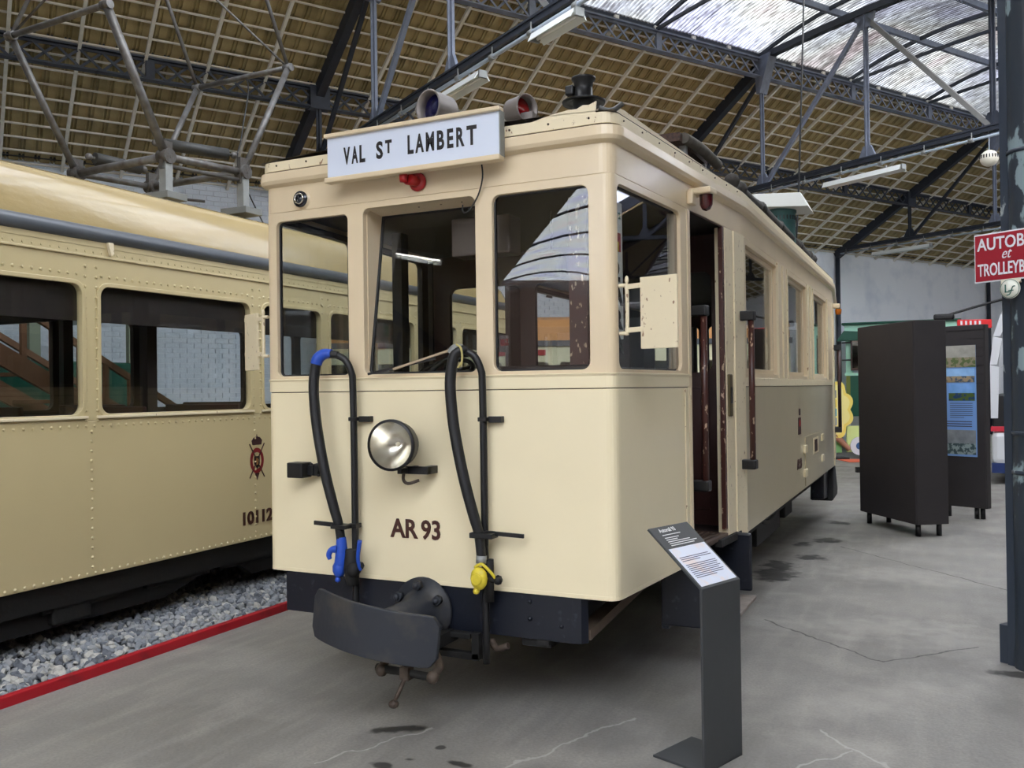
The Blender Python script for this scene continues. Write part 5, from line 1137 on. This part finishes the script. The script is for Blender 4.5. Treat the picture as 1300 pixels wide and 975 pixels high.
# ================================================================ COLUMN AND WHAT HANGS ON IT
COLX = Vector((3.80, 1.957, 0))
def column(p, label):
    t = empty('column', p, label=label, cat='column', group='iron columns of the nave')
    e = lambda a, b, c: p+U*a+V*b+Vector((0, 0, c))
    MB().lathe([(.125, 0), (.125, .10), (.118, .12), (.115, 5.25), (.14, 5.3), (.14, 5.45)], p, (0, 0, 1), 28).build('shaft', COLM, t)
    L = rt.copy(); L.z = 0; L = V.normalized()
    MB().b2((-.085, -.03, 0), (.085, .03, 5.3)).mesh('rib', COLM2)
    q = MB(); q.beam(e(-.03, .115, 0), e(-.03, .115, 5.3), .05, .075, U); q.build('rib', COLM2, t)
    for z in (1.32, 1.10, 2.9): MB().lathe([(.118, -.012), (.124, -.010), (.124, .010), (.118, .012)], p+Vector((0, 0, z)), (0, 0, 1), 28).build('collar', COLM2, t)
    MB().box(e(-.02, .17, .11), (.07, .05, .22), Matrix.Rotation(pi/2-AL, 3, 'Z')).build('foot_bracket', COLM2, t, bevel=.004)
    return t
column(COLX, 'dark blue iron column with flaking paint at the right edge, carrying a red sign')
column(COLX+U*BAY, 'iron column of the row, next one to the right outside the picture')
ch_ = HM.inverted() @ COLX
SU = ch_.x-.16                                    # signs hang on the camera side of the column
def hsign(v_): return hall(SU, v_, 0)
SGM = Matrix((-V, U, Vector((0, 0, 1)))).transposed().to_4x4(); SGM.translation = hall(SU, -1.945, 0)   # x to the right, y away
def sg(name, lo, hi, m_, parent=None, bevel=.002, **kw):
    q = MB().b2(lo, hi); q.v = [tuple(SGM @ Vector(v)) for v in q.v]; return q.build(name, m_, parent, bevel=bevel, **kw)
rs = empty('red_sign', SGM @ Vector((.22, .01, 2.31)), label='red enamel sign reading AUTOBUS et TROLLEYBUS on the column', cat='sign')
sg('border', (0, .004, 2.175), (.43, .014, 2.452), WHITEP, rs)
sg('face', (.007, .0, 2.183), (.423, .006, 2.444), mat('red_enamel_face', (160, 36, 52), .3, noise=.08), rs)
text('lettering', 'AUTOBUS', .098, WHITEP, rs, SGM @ Matrix.Translation((.022, -.001, 2.357)), sx=.80, bold=.0015)
text('lettering', 'et', .085, WHITEP, rs, SGM @ Matrix.Translation((.155, -.001, 2.300)) @ Matrix(((1, 0, .3, 0), (0, 1, 0, 0), (0, 0, 1, 0), (0, 0, 0, 1))), sx=.75)
text('lettering', 'TROLLEYBUS', .098, WHITEP, rs, SGM @ Matrix.Translation((.022, -.001, 2.212)), sx=.575, bold=.0015)
rd = empty('round_badge', SGM @ Vector((.20, .01, 2.12)), label='small round white enamel badge with green letters below the red sign', cat='sign')
MB().lathe([(0, -.004), (.055, -.004), (.055, .004), (0, .004)], SGM @ Vector((.205, -.004, 2.125)), U, 32).build('disc', mat('ivory_enamel', (232, 232, 220), .35), rd)
MB().lathe([(.0505, -.0055), (.053, -.0055), (.053, -.004), (.0505, -.004)], SGM @ Vector((.205, -.004, 2.125)), U, 32).build('ring', mat('sign_green', (40, 96, 84), .4), rd)
sg('bracket', (.15, .002, 2.155), (.26, .010, 2.205), mat('rusted_ivory', (220, 214, 196), .5, col2=(120, 84, 50), scale=40, thr=(.58, .66)), rd)
GS = bpy.data.materials['sign_green']
sg('letter', (.178, -.010, 2.105), (.185, -.008, 2.15), GS, rd, 0); sg('letter', (.178, -.010, 2.105), (.205, -.008, 2.111), GS, rd, 0)
MB().tube([SGM @ Vector(v) for v in ((.235, -.009, 2.138), (.222, -.009, 2.135), (.212, -.009, 2.11), (.203, -.009, 2.094), (.188, -.009, 2.09))], .003, 6).build('letter', GS, rd); sg('letter', (.198, -.010, 2.113), (.226, -.008, 2.118), GS, rd, 0)
for k, zz in ((0, 2.3), (1, 2.12)): pass
bl = empty('hanging_speaker', hall(T0+BAY, 2.32, 4.86), label='white ball shaped hanging speaker beside the column', cat='speaker')
bp_ = hall(T0+BAY, 2.32, 4.86)
MB().ball(bp_, .125, 20, (1, 1, .95)).build('shell', mat('ivory_plastic', (225, 220, 205), .4), bl)
MB().cyl(bp_, bp_+Vector((0, 0, .40)), .008, n=6).build('cord', CONDUIT, bl)
q = MB()
for i in range(20): a = 2*pi*i/20; q.box(bp_+Vector((.122*cos(a), .122*sin(a), .02)), (.012, .014, .05), Matrix.Rotation(a, 3, 'Z'))
q.build('slots', BLACK, bl, kind='stuff')
MB().tube([(2.16, 5.98, 7.9), (2.10, 5.9, 5.8), (2.02, 5.9, 3.8), (1.98, 5.85, 3.0)], .010, 6).build('hanging_cable', BLACK, None, label='thin black cable hanging from the skylight to the railcar roof', cat='cable')
# ================================================================ VEHICLES AND THINGS AT THE BACK
FH = Vector((fw.x, fw.y, 0)).normalized(); RH = Vector((FH.y, -FH.x, 0)); CW = cam.matrix_world.translation.copy(); CW.z = 0
def bg_frame(lat, dep, k=1.0, rot=0.0):  # a frame lat metres right of and dep metres ahead of the viewpoint, facing it
    M = Matrix((RH, FH, Vector((0, 0, 1)))).transposed().to_4x4(); M.translation = CW+RH*lat+FH*dep; return M @ Matrix.Rotation(rot, 4, 'Z') @ Matrix.Scale(k, 4)
def mk(M, root):
    def B(nm, lo, hi, m_, parent=root, bevel=.006, **kw):
        q = MB().b2(lo, hi); q.v = [tuple(M @ Vector(v)) for v in q.v]; return q.build(nm, m_, parent, bevel=bevel, **kw)
    return B
# cream tram with orange roof, seen through the railcar's windows
M = bg_frame(-3.4, 15.7); ot = empty('tram', M.translation, label='cream tram with orange roof standing across behind the railcar', cat='tram'); B = mk(M, ot)
MO = M
L_ = 8.3
B('side_panel', (0, 0, .4), (L_, .04, 1.32), CREAMT)
wins = [(.15+.82*i, .15+.82*i+.62) for i in range(10)]
q = plate('window_wall', [(0, 1.32), (L_, 1.32), (L_, 2.38), (0, 2.38)], [rrect(a, 1.42, b, 2.08, .05) for a, b in wins], .04, CREAMT, ot, M)
for a, b in wins:
    g = B('window_pane', (a, .02, 1.42), (b, .026, 2.08), GLASSD)
    B('curtain', (a+.02, .06, 1.62), (b-.02, .08, 1.88), TURQ, g)
B('gutter', (-.03, -.04, 2.36), (L_+.03, .02, 2.46), GREYSTRIP)
q = MB().prism([(0, 2.44), (.0, 2.70), (.15, 2.84), (.6, 2.92), (1.7, 2.92), (1.95, 2.8), (1.98, 2.44)], (0, L_), lambda a, b, c: tuple(M @ Vector((c, a, b)))); q.build('roof', ORANGE, ot, bevel=.02)
B('far_side', (0, 1.94, .4), (L_, 1.98, 2.44), CREAMT); B('end_wall', (0, .04, .4), (.04, 1.94, 2.44), CREAMT); B('end_wall', (L_-.04, .04, .4), (L_, 1.94, 2.44), CREAMT)
B('underframe', (.2, .1, .15), (L_-.2, 1.8, .4), UNDER)
for x in (1.6, 6.6): MB().cyl(M @ Vector((x, .12, .34)), M @ Vector((x, .22, .34)), .34, n=20).build('wheel', UNDER, ot)
B('destination_plate', (3.1, -.02, 2.20), (4.0, .0, 2.30), REDM); B('roof_box', (2.3, .3, 2.9), (3.0, 1.2, 3.05), ORANGE)
# wall lamps hanging above (small dark spotlights)
for i, (lat, z_) in enumerate(((-1.55, 3.55), (.05, 3.32), (.65, 3.22), (-5.6, 3.6))):
    M = bg_frame(lat, 15.2); p = M.translation+Vector((0, 0, z_)); o = empty('spotlight', p, label=['small dark spotlight hanging left of the cab pillar', 'small dark spotlight seen in the right front window', 'small dark spotlight nearest the brown door post', 'small dark spotlight hanging above the left tram'][i], cat='spotlight', group='spotlights hanging before the white wall')
    MB().cyl(p+Vector((0, 0, -.06)), p+Vector((.03, 0, .06)), .06, .04, 12).build('body', BLACK, o); MB().cyl(p, p+Vector((0, 0, 6.2-z_)), .006, n=6).build('cord', BLACK, o)
# mint and green tram behind the display boxes
M = bg_frame(7.68, 20.6, 1.14, -.447); gt = empty('tram', M.translation, label='mint and dark green vintage tram partly hidden behind the black boxes', cat='tram'); B = mk(M, gt)
B('apron', (0.02, 0, .78), (2.05, .05, 1.62), GREENP); B('apron_edge', (0, -.01, 1.60), (2.07, .06, 1.66), MINT); B('bumper', (.1, -.05, .55), (2.0, .3, .78), GALV)
for x in (.02, .95, 1.95): B('front_post', (x, 0, 1.66), (x+.10, .08, 2.45), MINT)
B('front_pane', (.12, .03, 1.68), (.95, .036, 2.43), GLASSD); B('front_pane', (1.05, .03, 1.68), (1.95, .036, 2.43), GLASSD)
B('side_wall', (.02, .08, .78), (.07, 3.5, 1.66), MINT); B('side_wall', (1.98, .08, .78), (2.05, 3.5, 1.66), MINT); B('side_post', (.02, .9, 1.66), (.07, 1.1, 2.45), MINT)
B('header', (0, -.02, 2.43), (2.07, 3.5, 2.62), MINT); B('roof', (-.05, -.1, 2.62), (2.12, 3.6, 2.665), GREENP, bevel=.03)
q = MB().prism([(-.14, 2.30), (.55, 2.30), (.55, 2.46), (.0, 2.50)], (-.16, .0), lambda a, b, c: tuple(M @ Vector((a, c, b)))); q.build('visor', GREENP, gt, bevel=.01)
B('mirror', (.12, -.10, 1.70), (.34, -.06, 2.36), BROWN, bevel=.01); B('mirror_glass', (.15, -.105, 1.75), (.31, -.10, 2.31), mat('mirror_glass', (200, 205, 205), .05, metal=1)); B('mirror_bracket', (-.05, -.09, 2.25), (.13, -.07, 2.28), BLACK); B('mirror_bracket', (-.05, -.09, 1.90), (.13, -.07, 1.93), BLACK)
B('lamp_socket', (.50, -.04, 1.36), (.62, 0, 1.44), BLACK); B('underframe', (.2, .2, .2), (1.9, 3.3, .6), UNDER); B('panel_yellow_stripe', (.02, -.006, .80), (.10, .0, 1.6), mat('olive_stripe', (110, 120, 50), .5))
for x in (.35, 1.6): MB().cyl(M @ Vector((x, .9, .3)), M @ Vector((x+.1, .9, .3)), .3, n=18).build('wheel', UNDER, gt)
# yellow scalloped flower figure with mint base and toy wheel
M = bg_frame(6.86, 19.5, 1.25); fl_ = empty('flower_board', M.translation, label='yellow scalloped flower shaped board on a brown stem beside the far end of the railcar', cat='cutout board')
pts = []
for i in range(72): a = 2*pi*i/72; r = .43+.075*abs(sin(a*5)); pts.append((.0+r*cos(a)*.95, .86+r*sin(a)*1.15))
MB().prism(pts, (0, .04), lambda a, b, c: tuple(M @ Vector((a, c, b)))).build('flower', mat('flower_yellow', (246, 222, 110), .6), fl_)
pts2 = [(a*.86, .86+(b-.86)*.88) for a, b in pts]; MB().prism(pts2, (-.012, .0), lambda a, b, c: tuple(M @ Vector((a, c, b)))).build('flower_centre', mat('flower_pale', (248, 234, 150), .6), fl_)
B = mk(M, fl_)
for i, c_ in enumerate(((120, 120, 140), (240, 210, 60), (60, 160, 200), (130, 150, 190))): B('picture_tile', (-.1, -.03, 1.07-.16*i), (.16, -.012, 1.20-.16*i), mat('flower_tile_%s' % 'abcd'[i], c_, .5), bevel=0)
MB().tube([M @ Vector(v) for v in ((.12, .06, .45), (.24, .06, .33), (.40, .06, .16))], [.09, .07, .05], 10).build('stem', mat('stem_brown', (176, 128, 104), .6), fl_)
B('base_board', (-.1, .12, .10), (.30, .16, .45), mat('leaf_green', (150, 216, 140), .6)); B('foot', (-.2, -.1, 0), (.35, .2, .03), BLACK)
M = bg_frame(7.33, 19.6, 1.15); tw = empty('cutout_cart', M.translation, label='pale green cutout cart with round white wheel beside the flower board', cat='cutout board'); B = mk(M, tw)
B('body', (0, 0, .12), (.75, .05, .62), mat('pale_lime', (214, 230, 150), .6)); B('side', (.30, -.01, .30), (.8, .0, .95), mat('leaf_green', (150, 216, 140)))
MB().cyl(M @ Vector((.22, -.05, .24)), M @ Vector((.22, -.02, .24)), .20, n=24).build('wheel', WHITEP, tw); MB().cyl(M @ Vector((.22, -.06, .24)), M @ Vector((.22, -.05, .24)), .08, n=20).build('hub', mat('hub_blue', (60, 100, 150), .5), tw)
M = bg_frame(7.9, 19.0); B = mk(M, None); B('floor_mat', (-.9, -.4, 0), (.25, .3, .012), mat('orange_mat', (235, 110, 80), .7), None, 0, label='orange floor mat by the flower board', cat='mat')
M = bg_frame(6.3, 16.4); B = mk(M, None); B('floor_box', (.0, 0, 0), (.32, .08, .10), BLACK, None, label='low dark box on the floor left of the display boxes', cat='box')
# white modern bus behind the column
M = bg_frame(7.60, 14.2, 1, -.55); wb = empty('bus', M.translation, label='white modern bus with raked windscreen, behind the column', cat='bus'); B = mk(M, wb)
prf = [(0, .32), (0, .95), (.0, 1.05), (.0, 1.90), (.05, 2.35), (.16, 2.70), (.36, 3.05), (.62, 3.22), (7.5, 3.26), (7.5, .32)]
inn = [(.05, 1.72), (.20, 2.25), (.40, 2.66), (.66, 2.84), (7.4, 2.86), (7.4, 1.05), (.05, 1.05)]
q = MB()
for d0, d1 in ((0, .06), (2.3, 2.36)):
    for (a, b) in ((prf[2], prf[3]), (prf[3], prf[4]), (prf[4], prf[5]), (prf[5], prf[6]), (prf[6], prf[7]), (prf[7], prf[8])):
        q.add([tuple(M @ Vector(v)) for v in ((a[0], d0, a[1]), (b[0], d0, b[1]), (b[0]+.13, d0, b[1]-.04), (a[0]+.10, d0, a[1]), (a[0], d1, a[1]), (b[0], d1, b[1]), (b[0]+.13, d1, b[1]-.04), (a[0]+.10, d1, a[1]))], [(0, 1, 2, 3), (7, 6, 5, 4), (0, 4, 5, 1), (1, 5, 6, 2), (2, 6, 7, 3), (3, 7, 4, 0)])
q.build('windscreen_pillar', WHITEP, wb)
B('roof_panel', (.6, 0, 3.16), (7.5, 2.36, 3.26), WHITEP, bevel=.03); B('lower_panel', (0, 0, .32), (7.5, 2.36, .84), WHITEP, bevel=.08); B('dark_band', (.02, .01, .86), (7.5, 2.35, 1.42), BLACK, bevel=.02); B('red_stripe', (-.004, -.004, .84), (7.5, 2.3, .92), mat('poster_red', (214, 50, 70), .4)); B('blue_skirt', (.0, .02, .18), (7.4, 2.3, .34), mat('skirt_blue', (30, 54, 110), .4))
B('side_glass', (.4, .03, 1.42), (7.4, .04, 3.1), GLASSD); B('window_post', (.42, .0, 1.42), (.50, .05, 2.85), GALV); B('window_post', (1.5, .0, 1.42), (1.6, .05, 2.92), WHITEP); B('seat_back', (.6, .5, 1.3), (1.1, .6, 2.05), GALV)
for x in (1.4, 5.8): MB().cyl(M @ Vector((x, .05, .42)), M @ Vector((x, .35, .42)), .42, n=24).build('wheel', RUBBER, wb)
MB().tube([M @ Vector(v) for v in ((.2, .2, 2.95), (-.2, .1, 2.84), (-.6, .0, 2.72))], .02, 8).build('mirror_arm', BLACK, wb); B('mirror_head', (-.80, -.1, 2.64), (-.50, .1, 2.74), BLACK, bevel=.03)
# banner behind the boxes, exit sign
M = bg_frame(6.9, 13.6); B = mk(M, None); ob = B('red_banner', (-.1, 0, 2.45), (.42, .03, 2.58), mat('banner_red', (214, 44, 48), .5), None, label='narrow red banner with white marks above the rear display box', cat='banner')
for i in range(5): B('white_mark', (-.06+.07*i, -.004, 2.50), (-.03+.07*i, 0, 2.56), WHITEP, ob, 0)
M = bg_frame(7.95, 13.9); es = empty('exit_sign', M.translation+Vector((0, 0, 2.8)), label='small green exit sign hanging before the white wall', cat='sign'); B = mk(M, es)
B('plate', (.0, 0, 2.72), (.16, .02, 2.90), mat('exit_green', (60, 160, 110), .4)); B('pictogram', (.02, -.004, 2.76), (.05, 0, 2.86), WHITEP, bevel=0); B('pictogram', (.11, -.004, 2.76), (.14, 0, 2.86), WHITEP, bevel=0); B('pictogram', (.06, -.004, 2.80), (.10, 0, 2.82), WHITEP, bevel=0); B('arm', (-.28, 0, 2.84), (.0, .02, 2.86), GALV)
# wooden staircase beyond the left tram, seen through its windows
sc = empty('staircase', (-5.4, 1.0, 0), label='brown wooden staircase with balusters seen through the left tram windows', cat='staircase')
p0_, p1_ = Vector((-5.3, -1.2, 4.27)), Vector((-5.3, 5.6, .70))
for dz in (0, .62):
    for dx in (0, -1.0): MB().beam(p0_+Vector((dx, 0, dz-.5)), p1_+Vector((dx, 0, dz-.5)), .05, .20 if dz == 0 else .07).build('stringer' if dz == 0 else 'handrail', WOOD, sc)
for i in range(20):
    p = p0_.lerp(p1_, (i+.5)/20); MB().b2((p.x-.02, p.y-.03, p.z-.45), (p.x+.02, p.y+.03, p.z+.10)).build('baluster', WOOD, sc)
for i in range(12):
    p = p0_.lerp(p1_, (i+.5)/12); MB().b2((p.x-1.0, p.y-.12, p.z-.52), (p.x, p.y+.12, p.z-.48)).build('tread', WOOD, sc)
MB().b2((-6.3, -2.2, 3.7), (-5.25, -1.2, 3.82)).build('landing', WOOD, sc)
for y in (-2.1, -1.3): MB().b2((-6.2, y-.05, 0), (-6.1, y+.05, 3.7)).build('landing_post', WOOD, sc)
M = Matrix.Translation((-7.6, 0, 0)); gb = empty('green_tram', (-7.6, 1, 0), label='dark green tram with pale upper side beyond the staircase', cat='tram')
MB().b2((-8.2, -1, .5), (-6.8, 5.2, 2.05)).build('lower_body', GREENP, gb, bevel=.08); MB().b2((-8.2, -1, 2.62), (-6.8, 5.2, 2.95)).build('roof', GREENP, gb, bevel=.12)
for i in range(9): MB().b2((-6.88, -.95+.75*i, 2.05), (-6.82, -.80+.75*i, 2.62)).build('window_post', mat('grey_green', (130, 140, 120), .5), gb)
MB().b2((-8.1, -.9, .1), (-7.0, 5.0, .5)).build('underframe', UNDER, gb)
